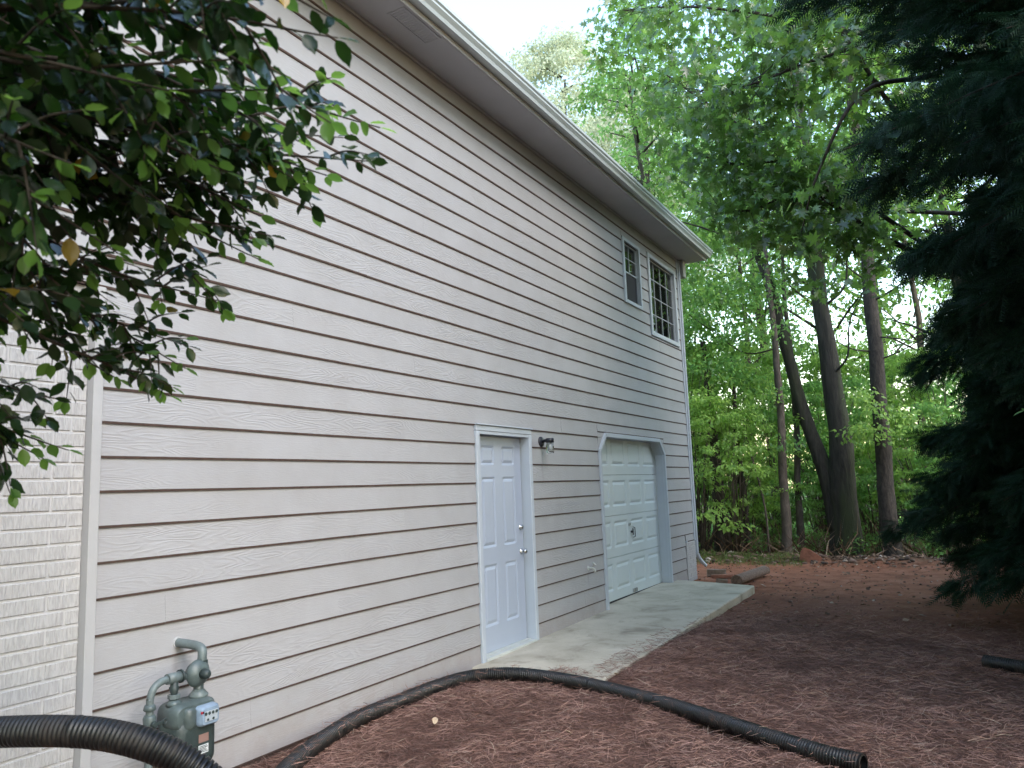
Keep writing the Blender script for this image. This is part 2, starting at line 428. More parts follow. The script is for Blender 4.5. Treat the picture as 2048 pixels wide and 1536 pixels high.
class BM:
    """collects boxes, tubes, discs, prisms into one mesh"""
    def __init__(s): s.v = []; s.f = []; s.sm = []; s.mi = []
    def add(s, vs, fs, smooth=False, mi=0):
        b = len(s.v); s.v += [tuple(map(float, x)) for x in vs]
        for f in fs: s.f.append([b + i for i in f]); s.sm.append(smooth); s.mi.append(mi)
        return s
    def box(s, a, b, mi=0):
        (x0, y0, z0), (x1, y1, z1) = a, b
        vs = [(x, y, z) for x in (x0, x1) for y in (y0, y1) for z in (z0, z1)]
        return s.add(vs, [(0, 1, 3, 2), (4, 6, 7, 5), (0, 4, 5, 1), (2, 3, 7, 6), (0, 2, 6, 4), (1, 5, 7, 3)], mi=mi)
    def tube(s, pts, rad, n=12, caps=True, mi=0, smooth=True):
        P = [Vector(p) for p in pts]
        R = rad if hasattr(rad, '__len__') else [rad] * len(P)
        vs, fs = [], []
        prev = None
        for i, p in enumerate(P):
            t = (P[min(i + 1, len(P) - 1)] - P[max(i - 1, 0)]).normalized()
            if prev is None:
                a = t.orthogonal().normalized()
            else:
                a = (prev - t * prev.dot(t)).normalized()
            prev = a; b = t.cross(a)
            for k in range(n):
                an = 2 * PI * k / n
                vs.append(p + (a * math.cos(an) + b * math.sin(an)) * R[i])
        for i in range(len(P) - 1):
            for k in range(n):
                fs.append((i * n + k, i * n + (k + 1) % n, (i + 1) * n + (k + 1) % n, (i + 1) * n + k))
        s.add(vs, fs, smooth, mi)
        if caps:
            b0 = len(s.v) - len(vs)
            s.f.append([b0 + k for k in range(n)][::-1]); s.sm.append(False); s.mi.append(mi)
            s.f.append([b0 + (len(P) - 1) * n + k for k in range(n)]); s.sm.append(False); s.mi.append(mi)
        return s
    def prism(s, poly, axis, a, b, mi=0):
        """poly in the two remaining axes, extruded along axis (0,1,2) from a to b"""
        n = len(poly)
        def pt(u, v, w):
            r = [0, 0, 0]; o = [i for i in range(3) if i != axis]
            r[o[0]] = u; r[o[1]] = v; r[axis] = w; return r
        vs = [pt(u, v, a) for u, v in poly] + [pt(u, v, b) for u, v in poly]
        fs = [tuple(range(n))[::-1], tuple(range(n, 2 * n))] + [(i, (i + 1) % n, n + (i + 1) % n, n + i) for i in range(n)]
        return s.add(vs, fs, mi=mi)
    def build(s, name, mat, parent=None, bevel=0.0, seg=1):
        me = bpy.data.meshes.new(name)
        me.from_pydata(s.v, [], s.f)
        for p, sm, mi in zip(me.polygons, s.sm, s.mi):
            p.use_smooth = sm; p.material_index = mi
        mats = mat if isinstance(mat, (list, tuple)) else [mat]
        for m_ in mats: me.materials.append(m_)
        bm = bmesh.new(); bm.from_mesh(me)
        bmesh.ops.recalc_face_normals(bm, faces=bm.faces)
        if bevel:
            es = [e for e in bm.edges if len(e.link_faces) == 2 and e.calc_face_angle(0) > 0.6]
            bmesh.ops.bevel(bm, geom=es, offset=bevel, segments=seg, affect='EDGES', profile=0.5)
        bm.to_mesh(me); bm.free()
        return link(name, me, parent)

def spline(pts, n=8):
    P = [np.array(p, float) for p in pts]
    P = [2 * P[0] - P[1]] + P + [2 * P[-1] - P[-2]]
    out = []
    for i in range(1, len(P) - 2):
        for t in np.linspace(0, 1, n, endpoint=False):
            a, b, c, d = P[i - 1], P[i], P[i + 1], P[i + 2]
            out.append(0.5 * ((2 * b) + (-a + c) * t + (2 * a - 5 * b + 4 * c - d) * t * t + (-a + 3 * b - 3 * c + d) * t ** 3))
    out.append(P[-2])
    return out

# ------------------------------------------------------------------ setting: ground
def vnoise(x, y, seed=0):
    return (np.sin(x * 1.7 + seed) * np.cos(y * 1.3 + 2 * seed) + 0.5 * np.sin(x * 3.9 + y * 2.3 + seed) + 0.3 * np.sin(x * 8.3 - y * 6.1 + seed * 3)
            + 0.2 * np.cos(x * 15.1 + y * 17.7)) / 2.0
GZ = -0.10
def gz(x, y):
    x = np.asarray(x, float); y = np.asarray(y, float)
    z = GZ + 0.012 * vnoise(x * 1.4, y * 1.4, 1.0) + 0.006 * vnoise(x * 6, y * 6, 2.0)
    # low berm of scraped soil at the edge of the woods
    yc = 15.75 - 0.12 * (x - 1.5)
    bw = np.clip((x + 3.5) / 1.5, 0, 1) * np.clip((9.0 - x) / 1.5, 0, 1)
    z = z + bw * (0.10 + 0.05 * vnoise(x * 2.1, y * 0.8, 4.0)) * np.exp(-((y - yc) / 0.55) ** 2)
    z = z - 0.5 * np.clip((y - 18) / 40, 0, 1)
    # pine straw raked up against the patio and the drain pipe
    z = z + 0.075 * np.exp(-((x - 1.55) / 0.38) ** 2) * np.clip((9.4 - y) / 1.8, 0, 1) * np.clip((y - 5.2) / 1.0, 0, 1)
    z = z + 0.035 * np.exp(-((x - 0.75) / 0.7) ** 2 - ((y - 5.1) / 0.65) ** 2)
    z = z + 0.03 * vnoise(x * 2.6, y * 2.6, 7.0) * np.clip((x - 1.3), 0, 1) * np.clip((9 - y) / 2, 0, 1)
    # keep it below the slab surface where the slab is
    ins = (x > -0.1) & (x < 1.16) & (y > 5.95) & (y < 11.6)
    return np.where(ins, np.minimum(z, -0.12), z)

xs = np.concatenate([np.linspace(-90, -8, 14), np.linspace(-7, -1.5, 14), np.arange(-1.3, 6.5, 0.05), np.linspace(6.8, 12, 12), np.linspace(15, 90, 12)])
ys = np.concatenate([np.linspace(-60, -4, 10), np.linspace(-3, 1.5, 10), np.arange(1.6, 18, 0.06), np.linspace(18.3, 30, 24), np.linspace(33, 140, 14)])
X, Y = np.meshgrid(xs, ys)
V = np.stack([X.ravel(), Y.ravel(), gz(X, Y).ravel()], 1)
nx, ny = len(xs), len(ys)
I = (np.arange(ny - 1)[:, None] * nx + np.arange(nx - 1)[None, :]).ravel()
F = np.stack([I, I + 1, I + nx + 1, I + nx], 1)
g = link('ground', mesh_np('ground', V, F, True), None, MGROUND)
tag(g, kind='structure')

# patio slab, slightly skewed far edge, falls a little towards the door
bm_ = BM()
poly = [(-0.019, 5.90), (0.55, 5.86), (1.225, 5.84), (1.215, 11.36), (-0.019, 11.78), (-0.019, 11.405), (-0.16, 11.405), (-0.16, 8.985), (-0.019, 8.985)]
def slz(y): return -0.045 + 0.055 * min(1, max(0, (y - 6) / 5.5))
ysub = np.linspace(5.84, 11.8, 13)
vs = []; n_ = len(poly)
for (x, y) in poly: vs.append((x, y, slz(y)))
for (x, y) in poly: vs.append((x, y, -0.3))
bm_.add(vs, [tuple(range(n_)), tuple(range(n_, 2 * n_))[::-1]] + [(i, n_ + i, n_ + (i + 1) % n_, (i + 1) % n_) for i in range(n_)])
o = bm_.build('patio_slab', MCONC, None, bevel=0.012)
tag(o, kind='structure')

# ------------------------------------------------------------------ the house
house = empty('house', (0, 0, 0))
tag(house, 'two storey house wall in cream lap siding with white side door and small garage door', 'house')
E_ = 0.178
Z0 = 9.6 * E_
def zn(n): return Z0 - n * E_
YC = 12.75          # far corner
ZS = 5.27           # soffit
DOOR = (6.06, 7.14, -0.06, 2.07)      # outer casing y0,y1,z0,z1
DOP = (6.12, 7.08, -0.05, 2.01)
GAR = (8.93, 11.46, 0.0, 2.13)
GOP = (8.99, 11.40, 0.0, 2.075)
W1 = (10.14, 10.84, 4.02, 4.98)
W2 = (11.20, 12.57, 3.71, 5.005)
W1O = (10.20, 10.79, 4.07, 4.93)
W2O = (11.27, 12.50, 3.775, 4.945)

# backing wall cut round the openings (behind the boards)
bk = BM()
HOLES = [(p - .021, q + .021, r - 0.07, s + .021) for p, q, r, s in (DOP, GOP)] + [W1O, W2O]
ysplit = sorted({-4.0, 2.41, YC} | {h_[0] for h_ in HOLES} | {h_[1] for h_ in HOLES})
for a, b in zip(ysplit[:-1], ysplit[1:]):
    mid = (a + b) / 2
    holes = []
    for (p, q, r, s) in HOLES:
        if p < mid < q: holes.append((r, s))
    holes.sort(); z = -0.4
    x1 = -0.045 if mid < 2.41 else -0.018
    for (r, s) in holes:
        if r > z: bk.box((-0.20, a, z), (x1, b, r))
        z = s
    bk.box((-0.20, a, z), (x1, b, 5.4))
wall = bk.build('wall', MRAW_SHADE, house)
# shell of the rest of the house
sh = BM()
sh.box((-9.0, -4.0, -0.4), (-8.8, YC, 5.4)); sh.box((-9.0, YC - 0.15, -0.4), (-0.20, YC, 5.4)); sh.box((-9.0, -4.0, -0.4), (-0.20, -3.85, 5.4))
sh.box((-8.8, -3.85, 2.55), (-0.2, YC - 0.15, 2.70))
sh.build('outer_walls', MTRIM, house)

# lap boards: each course split at openings and at board ends
rnd = random.Random(3)
def lap_board(y0, y1, zb, zt, parent, cut=None):
    """one lap board: butt edge at zb, top at zt; slightly wavy butt"""
    n = max(1, int((y1 - y0) / 0.35))
    yy = np.linspace(y0, y1, n + 1)
    ph = rnd.uniform(0, 20)
    vs, fs, mi = [], [], []
    for y in yy:
        j = 0.0009 * math.sin(y * 2.1 + ph) + 0.0006 * math.sin(y * 5.3 + ph * 2)
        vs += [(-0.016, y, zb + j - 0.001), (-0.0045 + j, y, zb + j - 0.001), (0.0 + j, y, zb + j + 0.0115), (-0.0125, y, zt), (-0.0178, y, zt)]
    for i in range(n):
        b = i * 5; c = b + 5
        for k, m_ in ((0, 1), (1, 1), (2, 0), (3, 1)):  # raw brown on butt and chamfer also paints the lap shadow line
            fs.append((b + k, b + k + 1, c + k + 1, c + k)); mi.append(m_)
    fs.append((0, 4, 3, 2, 1)); mi.append(0)
    e = n * 5; fs.append((e, e + 1, e + 2, e + 3, e + 4)); mi.append(0)
    me = bpy.data.meshes.new('siding_board')
    me.from_pydata(vs, [], fs)
    me.materials.append(MS); me.materials.append(MRAW_SHADE)
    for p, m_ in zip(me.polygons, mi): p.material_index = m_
    bmm = bmesh.new(); bmm.from_mesh(me); bmesh.ops.recalc_face_normals(bmm, faces=bmm.faces); bmm.to_mesh(me); bmm.free()
    return link('siding_board', me, parent)

course_lo = 10
for n in range(course_lo, -21, -1):
    zb, zt = zn(n), min(zn(n - 1) + 0.004, ZS)
    if zb > ZS: break
    if zt - zb < 0.03: continue
    y_lo = 2.44 if n > -5 else -3.9
    y_hi = YC - 0.04
    if 0 and n: pass
    # brick foot at the far corner replaces the lowest courses
    if zn(n) < 0.52 - 0.02:
        y_hi = 12.244
        if zt > 0.56: lap_board(12.285, YC - 0.04, 0.532, zt, wall)
    segs = [(y_lo, y_hi)]
    for (p, q, r, s) in (DOOR, GAR, W1, W2):
        if zb + 0.02 < s and zt - 0.02 > r:
            nseg = []
            for a, b in segs:
                # short pieces above/below an opening are notched: keep full course only when it clears
                if q <= a or p >= b: nseg.append((a, b)); continue
                if a < p: nseg.append((a, p - 0.003))
                if b > q: nseg.append((q + 0.003, b))
            segs = nseg
    # fill slivers between the opening and the next course edge
    for (p, q, r, s) in (DOOR, GAR, W1, W2):
        if zb + 0.02 < s < zt - 0.005:
            if p > y_lo: lap_board(p - 0.003, q + 0.003, s + 0.001, zt, wall)
        if zb + 0.005 < r < zt - 0.02 and r > 1: lap_board(p - 0.003, q + 0.003, zb, r - 0.001, wall)
    off = (n * 1.37) % 4.88
    for a, b in segs:
        cuts = [a]
        c = -4 + off
        while c < b:
            if a + 0.4 < c < b - 0.4: cuts.append(c)
            c += 4.88
        cuts.append(b)
        for u, v in zip(cuts[:-1], cuts[1:]):
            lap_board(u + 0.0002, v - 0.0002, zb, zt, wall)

# siding pieces in the clipped corners of the garage opening
def corner_piece(poly):
    b_ = BM(); b_.prism(poly, 0, -0.0165, -0.004); b_.build('siding_board', MS, wall)
for sgn, ye in ((1, GAR[0]), (-1, GAR[1])):
    corner_piece([(ye, 1.915), (ye + sgn * 0.147, 2.062), (ye, 2.062)])
    corner_piece([(ye, 2.066), (ye + sgn * 0.151, 2.066), (ye + sgn * 0.213, 2.128), (ye, 2.128)])
# vertical trim between brick and siding, corner board
BM().box((-0.05, 2.385, -0.25), (0.022, 2.437, zn(-5) - 0.004)).build('vertical_trim_board', MTRIM, house, 0.003)
BM().box((-0.017, YC - 0.038, 0.53), (0.010, YC + 0.004, ZS - 0.002)).build('corner_board', MWHITE, house, 0.003)
BM().box((-0.017, 12.245, -0.02), (0.012, 12.275, 0.535)).build('vertical_trim_board', MTRIM, house, 0.003)

# left brickwork, each brick its own piece
brickwall = BM().box((-0.16, 0.2, -0.4), (-0.036, 2.384, zn(-5))).build('brick_wall', MMORTAR, house)
def brick_mesh(L, H, D):
    b = BM(); b.box((-D, 0, 0), (0, L, H)); ob = b.build('brick_', MB, None, 0.004); me = ob.data
    bpy.data.objects.remove(ob); return me
PL, PH = 0.316, 0.0785
full = brick_mesh(PL - 0.011, PH - 0.010, 0.03)
bcache = {}
nb = 0
z = -0.20; row = 0
while z < zn(-5) - 0.03:
    off = 0.0 if row % 2 == 0 else -0.088
    y = 2.31 + off
    hh = min(PH - 0.010, zn(-5) - 0.006 - z)
    k = 0
    spans = [(y + 0.006, 2.383)]
    while y > 0.85:
        spans.append((y - PL + 0.006, y - 0.005)); y -= PL
    for (a, b) in spans:
        if abs((b - a) - (PL - 0.011)) < 0.002 and hh > PH - 0.012: me = full
        else:
            key = (round(b - a, 3), round(hh, 3))
            me = bcache.get(key) or brick_mesh(b - a, hh, 0.03); bcache[key] = me
        ob = link('brick', me, brickwall)
        ob.location = (-0.030 + rnd.uniform(-0.001, 0.001), a, z + rnd.uniform(-0.0008, 0.0008)); nb += 1
    z += PH; row += 1
# rest of that brickwork, to the left of the picture
b = BM(); z = -0.2; row = 0
while z < zn(-5) - 0.03:
    y = 0.85 + (0.0 if row % 2 == 0 else -0.088) - 0.1
    while y > -3.9:
        b.box((-0.06, y - PL + 0.011, z), (-0.030, y, min(z + PH - 0.01, zn(-5) - 0.006))); y -= PL
    z += PH; row += 1
b.build('brickwork', MB, brickwall)['kind'] = 'stuff'
BM().box((-0.16, -3.9, -0.4), (-0.036, 0.19, zn(-5))).build('brick_backing', MMORTAR, brickwall)
# brick foot at the far corner
foot = BM().box((-0.15, 12.28, -0.35), (-0.006, YC - 0.004, 0.525)).build('brick_foot', MMORTAR, house)
b = BM(); z = -0.09; row = 0
while z < 0.50:
    y = 12.28 + (0.16 if row % 2 else 0.30)
    b.box((-0.03, 12.281, z), (0.004, y - 0.008, z + 0.06)); b.box((-0.03, y, z), (0.004, YC, z + 0.06))
    z += 0.0685; row += 1
b.build('brickwork', MB, foot, 0.003)['kind'] = 'stuff'

# side door
def panel_face(name, y0, y1, z0, z1, x, panels, mat, parent, thick=0.04, groove=0.009, bev=0.022, inner=0.028):
    yb, zb = {y0, y1}, {z0, z1}
    for (a, b, c, d) in panels:
        for k in (0, bev, bev + inner):
            yb |= {a + k, b - k}; zb |= {c + k, d - k}
    yb, zb = sorted(yb), sorted(zb)
    H = {}
    vs = []; fs = []
    for i, y in enumerate(yb):
        for j, zz in enumerate(zb):
            d = 0.0
            for (a, b, c, e) in panels:
                dd = min(y - a, b - y, zz - c, e - zz)
                if dd > 1e-6:
                    if dd <= bev + 1e-6: d = groove * dd / bev
                    elif dd <= bev + inner + 1e-6: d = groove * (1 - (dd - bev) / inner)
            vs.append((x - d, y, zz))
    nz_ = len(zb)
    for i in range(len(yb) - 1):
        for j in range(nz_ - 1):
            a = i * nz_ + j
            fs.append((a, a + nz_, a + nz_ + 1, a + 1))
    bb = BM(); bb.add(vs, fs)
    bb.box((x - thick, y0, z0), (x - groove - 0.002, y1, z1))
    # edges
    for (a, c) in (((y0, z0), (y1, z0)), ((y0, z1), (y1, z1)), ((y0, z0), (y0, z1)), ((y1, z0), (y1, z1))):
        bb.add([(x - thick, a[0], a[1]), (x, a[0], a[1]), (x, c[0], c[1]), (x - thick, c[0], c[1])], [(0, 1, 2, 3)])
    return bb.build(name, mat, parent)

door = empty('side_door'); door.parent = house
DX = -0.085
panels = [(6.285, 6.535, 1.705, 1.895), (6.675, 6.925, 1.705, 1.895), (6.285, 6.535, 0.93, 1.595), (6.675, 6.925, 0.93, 1.595),
          (6.285, 6.535, 0.215, 0.775), (6.675, 6.925, 0.215, 0.775)]
panel_face('door_panel', 6.135, 7.060, -0.010, 1.985, DX, panels, MDOOR, door)
c = BM()
cw = 0.055
c.box((-0.015, DOOR[0], DOOR[2]), (0.018, DOP[0] - 0.003, DOOR[3] - cw)); c.box((-0.015, DOP[1] + 0.003, DOOR[2] + 0.02), (0.018, DOOR[1], DOOR[3] - cw))
c.box((-0.015, DOOR[0], DOOR[3] - cw + 0.001), (0.018, DOOR[1], DOOR[3]))
c.build('casing', MWHITE, door, 0.006)
BM().box((0.005, DOOR[0] - 0.008, DOOR[3] + 0.001), (0.034, DOOR[1] + 0.008, DOOR[3] + 0.012)).build('drip_cap', MWHITE, door, 0.003)
j = BM()
j.box((-0.16, DOP[0] - 0.02, -0.05), (0.012, DOP[0], DOP[3])); j.box((-0.16, DOP[1], -0.05), (0.012, DOP[1] + 0.02, DOP[3])); j.box((-0.16, DOP[0] + 0.001, DOP[3] - 0.02), (0.011, DOP[1] - 0.001, DOP[3] + 0.02))
j.build('jamb', MWHITE, door)
BM().box((-0.15, 6.121, -0.016), (DX - 0.046, 7.0795, 1.9885)).build('weather_strip', MDARK, door)
t = BM(); t.box((-0.15, DOP[0] + 0.0015, -0.09), (0.026, DOP[1] - 0.0015, -0.018)); t.box((-0.10, DOP[0] + 0.002, -0.0175), (-0.04, DOP[1] - 0.002, -0.012))
t.build('threshold', mat_simple('threshold_aluminium', (0.50, 0.51, 0.48), 0.5, var=0.1), door, 0.004)

def knob(y, z, r, L, name):
    b = BM()
    prof = [(0.0, r * 0.95), (0.006, r * 1.0), (0.010, r * 0.45), (L * 0.5, r * 0.42), (L * 0.62, r * 0.8), (L * 0.8, r * 0.95), (L * 0.95, r * 0.7), (L, r * 0.2)]
    b.tube([(DX + a, y, z) for a, _ in prof], [q for _, q in prof], 20)
    return b.build(name, MCHROME, door)
knob(7.005, 0.845, 0.030, 0.068, 'door_knob')
knob(7.005, 1.085, 0.027, 0.035, 'deadbolt')
BM().tube([(DX - 0.006, 7.060, 0.845), (DX - 0.006, 7.074, 0.845)], 0.014, 12).build('latch', MCHROME, door)

# garage door: four sections, cut corner opening
gar = empty('garage_door'); gar.parent = house
GX = -0.135
secz = [0.012, 0.545, 1.075, 1.605, 2.12]
cols = [(9.045, 9.535), (9.635, 10.125), (10.245, 10.735), (10.855, 11.345)]
for k in range(4):
    a, b2 = secz[k], secz[k + 1]
    ps = [(p, q, a + 0.115, min(a + 0.46, 2.06)) for p, q in cols]
    panel_face('door_section', 8.97, 11.42, a + 0.002, b2 - 0.003, GX, ps, MGAR, gar, thick=0.035, groove=0.0105, bev=0.030, inner=0.035)
c = BM()
yy0, yy1, zt_, ch = GAR[0], GAR[1], GAR[3], 0.20
ch = 0.215
outer = [(yy0, -0.03), (yy0, zt_ - ch), (yy0 + ch, zt_), (yy1 - ch, zt_), (yy1, zt_ - ch), (yy1, 0.0)]
ww = 0.052
inner = [(yy0 + ww, -0.03), (yy0 + ww, zt_ - ch - 0.02), (yy0 + ch + 0.02, zt_ - ww), (yy1 - ch - 0.02, zt_ - ww), (yy1 - ww, zt_ - ch - 0.02), (yy1 - ww, 0.0)]
for i in range(5):
    quad = [outer[i], outer[i + 1], inner[i + 1], inner[i]]
    c.prism(quad, 0, -0.015, 0.020)
c.build('casing', MWHITE, gar, 0.003)
c = BM()
for i in range(5):
    (a0, a1), (b0, b1) = inner[i], inner[i + 1]
    dy, dz = b0 - a0, b1 - a1; L = math.hypot(dy, dz); nyv, nzv = -dz / L * 0.012, dy / L * 0.012
    quad = [(a0, a1), (b0, b1), (b0 + nyv, b1 + nzv), (a0 + nyv, a1 + nzv)]
    c.prism(quad, 0, GX - 0.02, -0.0155)
c.build('jamb', MWHITE, gar)
# boards filling the clipped corners of the opening behind the casing
c = BM()
BM().prism([(8.971, 1.88), (8.971, 2.094), (9.185, 2.094)], 0, -0.19, -0.017).build('corner_block', MWHITE, gar)
BM().prism([(11.419, 1.88), (11.419, 2.094), (11.205, 2.094)], 0, -0.19, -0.017).build('corner_block', MWHITE, gar)
BM().box((GX - 0.03, 8.98, -0.012), (GX - 0.004, 11.41, 0.013)).build('bottom_seal', MDARK, gar)
b = BM(); b.tube([(GX, 10.16, 0.935), (GX + 0.022, 10.16, 0.935)], 0.020, 14); b.build('lock', MCHROME, gar)
b = BM(); b.tube([(GX, 10.235, 0.83), (GX + 0.03, 10.235, 0.83)], 0.016, 10); b.tube([(GX + 0.03, 10.235, 0.875), (GX + 0.03, 10.235, 0.785)], 0.009, 8)
b.tube([(GX + 0.002, 10.31, 0.89), (GX + 0.03, 10.31, 0.88), (GX + 0.03, 10.31, 0.76), (GX + 0.002, 10.31, 0.75)], 0.006, 8)
b.build('handle', MBLACK, gar)
b = BM()
for y in (10.19, 10.25, 10.31): b.box((GX - 0.001, y - 0.012, 0.025), (GX + 0.02, y + 0.012, 0.075))
b.build('lift_bracket', MCHROME, gar, 0.002)

# upper windows
def window(W, O, nyv, nzv, double, x=-0.03):
    wn = empty('window'); wn.parent = house
    f = BM()
    f.box((-0.016, W[0], W[2]), (0.018, O[0], W[3])); f.box((-0.016, O[1], W[2]), (0.018, W[1], W[3]))
    f.box((-0.0155, O[0] + .0005, W[2]), (0.0175, O[1] - .0005, O[2])); f.box((-0.0155, O[0] + .0005, O[3]), (0.0175, O[1] - .0005, W[3]))
    f.build('frame', MWHITE, wn, 0.003)
    lf = BM(); lf.box((-0.21, O[0] - .001, O[2] - .001), (-0.0165, O[0] + .004, O[3] + .001)); lf.box((-0.21, O[1] - .004, O[2] - .001), (-0.0165, O[1] + .001, O[3] + .001)); lf.build('jamb_liner', MWHITE, wn)
    s = BM(); t_ = 0.018
    def sash(z0, z1, xx):
        s.box((xx - 0.03, O[0] + .001, z0), (xx, O[0] + t_, z1)); s.box((xx - 0.03, O[1] - t_, z0), (xx, O[1] - .001, z1))
        s.box((xx - 0.029, O[0] + t_ + .0003, z0), (xx - .001, O[1] - t_ - .0003, z0 + t_)); s.box((xx - 0.029, O[0] + t_ + .0003, z1 - t_), (xx - .001, O[1] - t_ - .0003, z1))
    def grid(z0, z1, xx, ny_, nz_):
        for i in range(1, ny_):
            y = O[0] + (O[1] - O[0]) * i / ny_
            BM().box((xx - 0.012, y - 0.0045, z0), (xx - 0.004, y + 0.0045, z1)).build('muntin', MWHITE, wn)
        for i in range(1, nz_):
            zz = z0 + (z1 - z0) * i / nz_
            BM().box((xx - 0.0118, O[0] + t_, zz - 0.0045), (xx - 0.0035, O[1] - t_, zz + 0.0045)).build('muntin', MWHITE, wn)
    if double:
        zm = O[2] + (O[3] - O[2]) * 0.51
        sash(zm - 0.012, O[3] - .001, x); sash(O[2] + .001, zm + 0.018, x - 0.032)
        s.build('sash', MWHITE, wn)
        grid(zm + 0.016, O[3] - t_, x, 2, 2)
        BM().box((x - 0.020, O[0] + t_, zm + 0.014), (x - 0.016, O[1] - t_, O[3] - t_)).build('pane', MPANE, wn)
        BM().box((x - 0.052, O[0] + t_, O[2] + t_), (x - 0.048, O[1] - t_, zm - 0.010)).build('pane', MPANE, wn)
        BM().box((x - 0.018, O[0] + 0.012, O[2] + 0.012), (x - 0.014, O[1] - 0.012, zm - 0.014)).build('insect_screen', MSCREEN, wn)
    else:
        sash(O[2] + .001, O[3] - .001, x); s.build('sash', MWHITE, wn)
        grid(O[2] + t_, O[3] - t_, x, nyv, nzv)
        BM().box((x - 0.020, O[0] + t_, O[2] + t_), (x - 0.016, O[1] - t_, O[3] - t_)).build('pane', MPANE, wn)
    return wn
window(W1, W1O, 2, 2, True)
window(W2, W2O, 4, 4, False)
# dim room behind the windows
r_ = BM(); r_.box((-2.6, 9.6, 2.75), (-2.5, 12.55, 5.3)); r_.box((-2.5, 9.6, 2.75), (-0.21, 9.7, 5.3)); r_.box((-2.5, 9.7, 5.20), (-0.21, 12.55, 5.3))
r_.build('room_lining', MROOM, house)

# eave: soffit, fascia, gutter, roof
EY0, EY1 = -4.4, 13.12
SX = 0.395
sof = BM().box((-0.15, EY0, ZS), (SX, EY1, ZS + 0.018)).build('soffit', MSOFF, house)
BM().box((SX, EY0, ZS - 0.022), (SX + 0.022, EY1, ZS + 0.17)).build('fascia', MTRIM, house, 0.002)
fr = BM()
fr.box((-0.0095, -3.9, ZS - 0.030), (0.012, YC - 0.04, ZS - 0.0005)); fr.build('frieze_strip', MTRIM, house, 0.002)
v = BM()
v.box((0.20, 4.60, ZS - 0.006), (0.22, 5.12, ZS - 0.0005)); v.box((0.35, 4.60, ZS - 0.006), (0.37, 5.12, ZS - 0.0005)); v.box((0.2205, 4.60, ZS - 0.006), (0.3495, 4.62, ZS - 0.0005)); v.box((0.2205, 5.10, ZS - 0.006), (0.3495, 5.12, ZS - 0.0005))
for i in range(16):
    v.box((0.2207, 4.635 + i * 0.029, ZS - 0.004), (0.3493, 4.645 + i * 0.029, ZS - 0.0005))
v.build('soffit_vent', MSOFF, house)
# K style gutter profile in x,z
gx = SX + 0.0225; gzb = ZS + 0.028
prof_o = [(0, 0.125), (0, 0), (0.072, 0), (0.082, 0.030), (0.108, 0.062), (0.108, 0.080), (0.122, 0.094), (0.122, 0.125), (0.112, 0.125)]
prof_i = [(0.112, 0.121), (0.118, 0.121), (0.118, 0.097), (0.104, 0.083), (0.104, 0.064), (0.079, 0.033), (0.069, 0.004), (0.004, 0.004), (0.004, 0.125)]
P = [(gx + a, gzb + b_) for a, b_ in prof_o + prof_i]
BM().prism(P, 1, EY0, EY1).build('gutter', MGUT, house)
for y in (3.2, 9.35):
    Pj = [(gx + a + (0.003 if a > 0.05 else 0), gzb + b_ - (0.002 if b_ < 0.01 else 0)) for a, b_ in prof_o[1:8]]
    Pj = Pj + [(gx + a - 0.0005, gzb + b_ + 0.0005) for a, b_ in reversed(prof_o[1:8])]
    BM().prism(Pj, 1, y, y + 0.03).build('gutter_joint', MGUT, house)
BM().prism([(gx + a, gzb + b_) for a, b_ in prof_o[:8]], 1, EY1 + 0.0005, EY1 + 0.003).build('gutter_end_cap', MGUT, house)
rf = BM()
e0 = SX + 0.05; ze = ZS + 0.175; xr = -4.6; zr = ze + (e0 - xr) * 0.42
rf.prism([(e0, ze), (e0, ze + 0.03), (xr, zr + 0.03), (-9.7, ze + 0.03), (-9.7, ze), (xr, zr)], 1, EY0, EY1)
rf.build('roof', MROOF, house)
gb = BM()
gb.prism([(-9.0, 5.4), (-0.2, 5.4), (xr, zr - 0.02)], 1, YC - 0.12, YC - 0.001); gb.prism([(-9.0, 5.4), (-0.2, 5.4), (xr, zr - 0.02)], 1, -3.999, -3.9)
gb.build('gable', MTRIM, house)
BM().box((-0.17, YC + 0.076, 4.97), (0.085, YC + 0.23, ZS - 0.001)).build('eave_return', MTRIM, house, 0.003)
# downspout round the corner
d = BM()
dp = spline([(0.008, 12.792, 5.26), (0.008, 12.792, 3.0), (0.008, 12.792, 0.5), (0.012, 12.81, 0.30), (0.055, 12.89, 0.17), (0.10, 12.95, 0.10)], 6)
d.tube(dp, 0.030, 10)
d.build('downspout', MWHITE, house)
# house number plate / cap on little trim
BM().box((-0.01, 12.238, 0.53), (0.02, 12.282, 0.548)).build('trim_cap', MWHITE, house)

# ------------------------------------------------------------------ things on the wall
lamp = empty('wall_lamp', (0.0, 7.38, 1.955)); tag(lamp, 'black jar lantern with clear glass between side door and garage door', 'wall light')
b = BM(); b.tube([(-0.012, 0, 0), (0.006, 0, 0), (0.016, 0, 0), (0.020, 0, 0)], [0.056, 0.056, 0.047, 0.020], 20); b.build('back_plate', MBLACK, lamp)
b = BM(); b.tube([(0.015, 0, 0.0), (0.05, 0, 0.010), (0.085, 0, 0.012)], [0.018, 0.016, 0.020], 12); b.build('arm', MBLACK, lamp)
b = BM(); b.tube([(0.105, 0, 0.035), (0.105, 0, 0.030), (0.105, 0, -0.012), (0.105, 0, -0.014)], [0.030, 0.043, 0.045, 0.040], 20); b.build('cap', MBLACK, lamp)
mg, n_g, l_g, p_g = newmat('clear_lamp_glass')
p_g.inputs['Transmission Weight'].default_value = 1.0; p_g.inputs['Roughness'].default_value = 0.04; p_g.inputs['IOR'].default_value = 1.3; p_g.inputs['Base Color'].default_value = (0.85, 0.9, 0.9, 1)
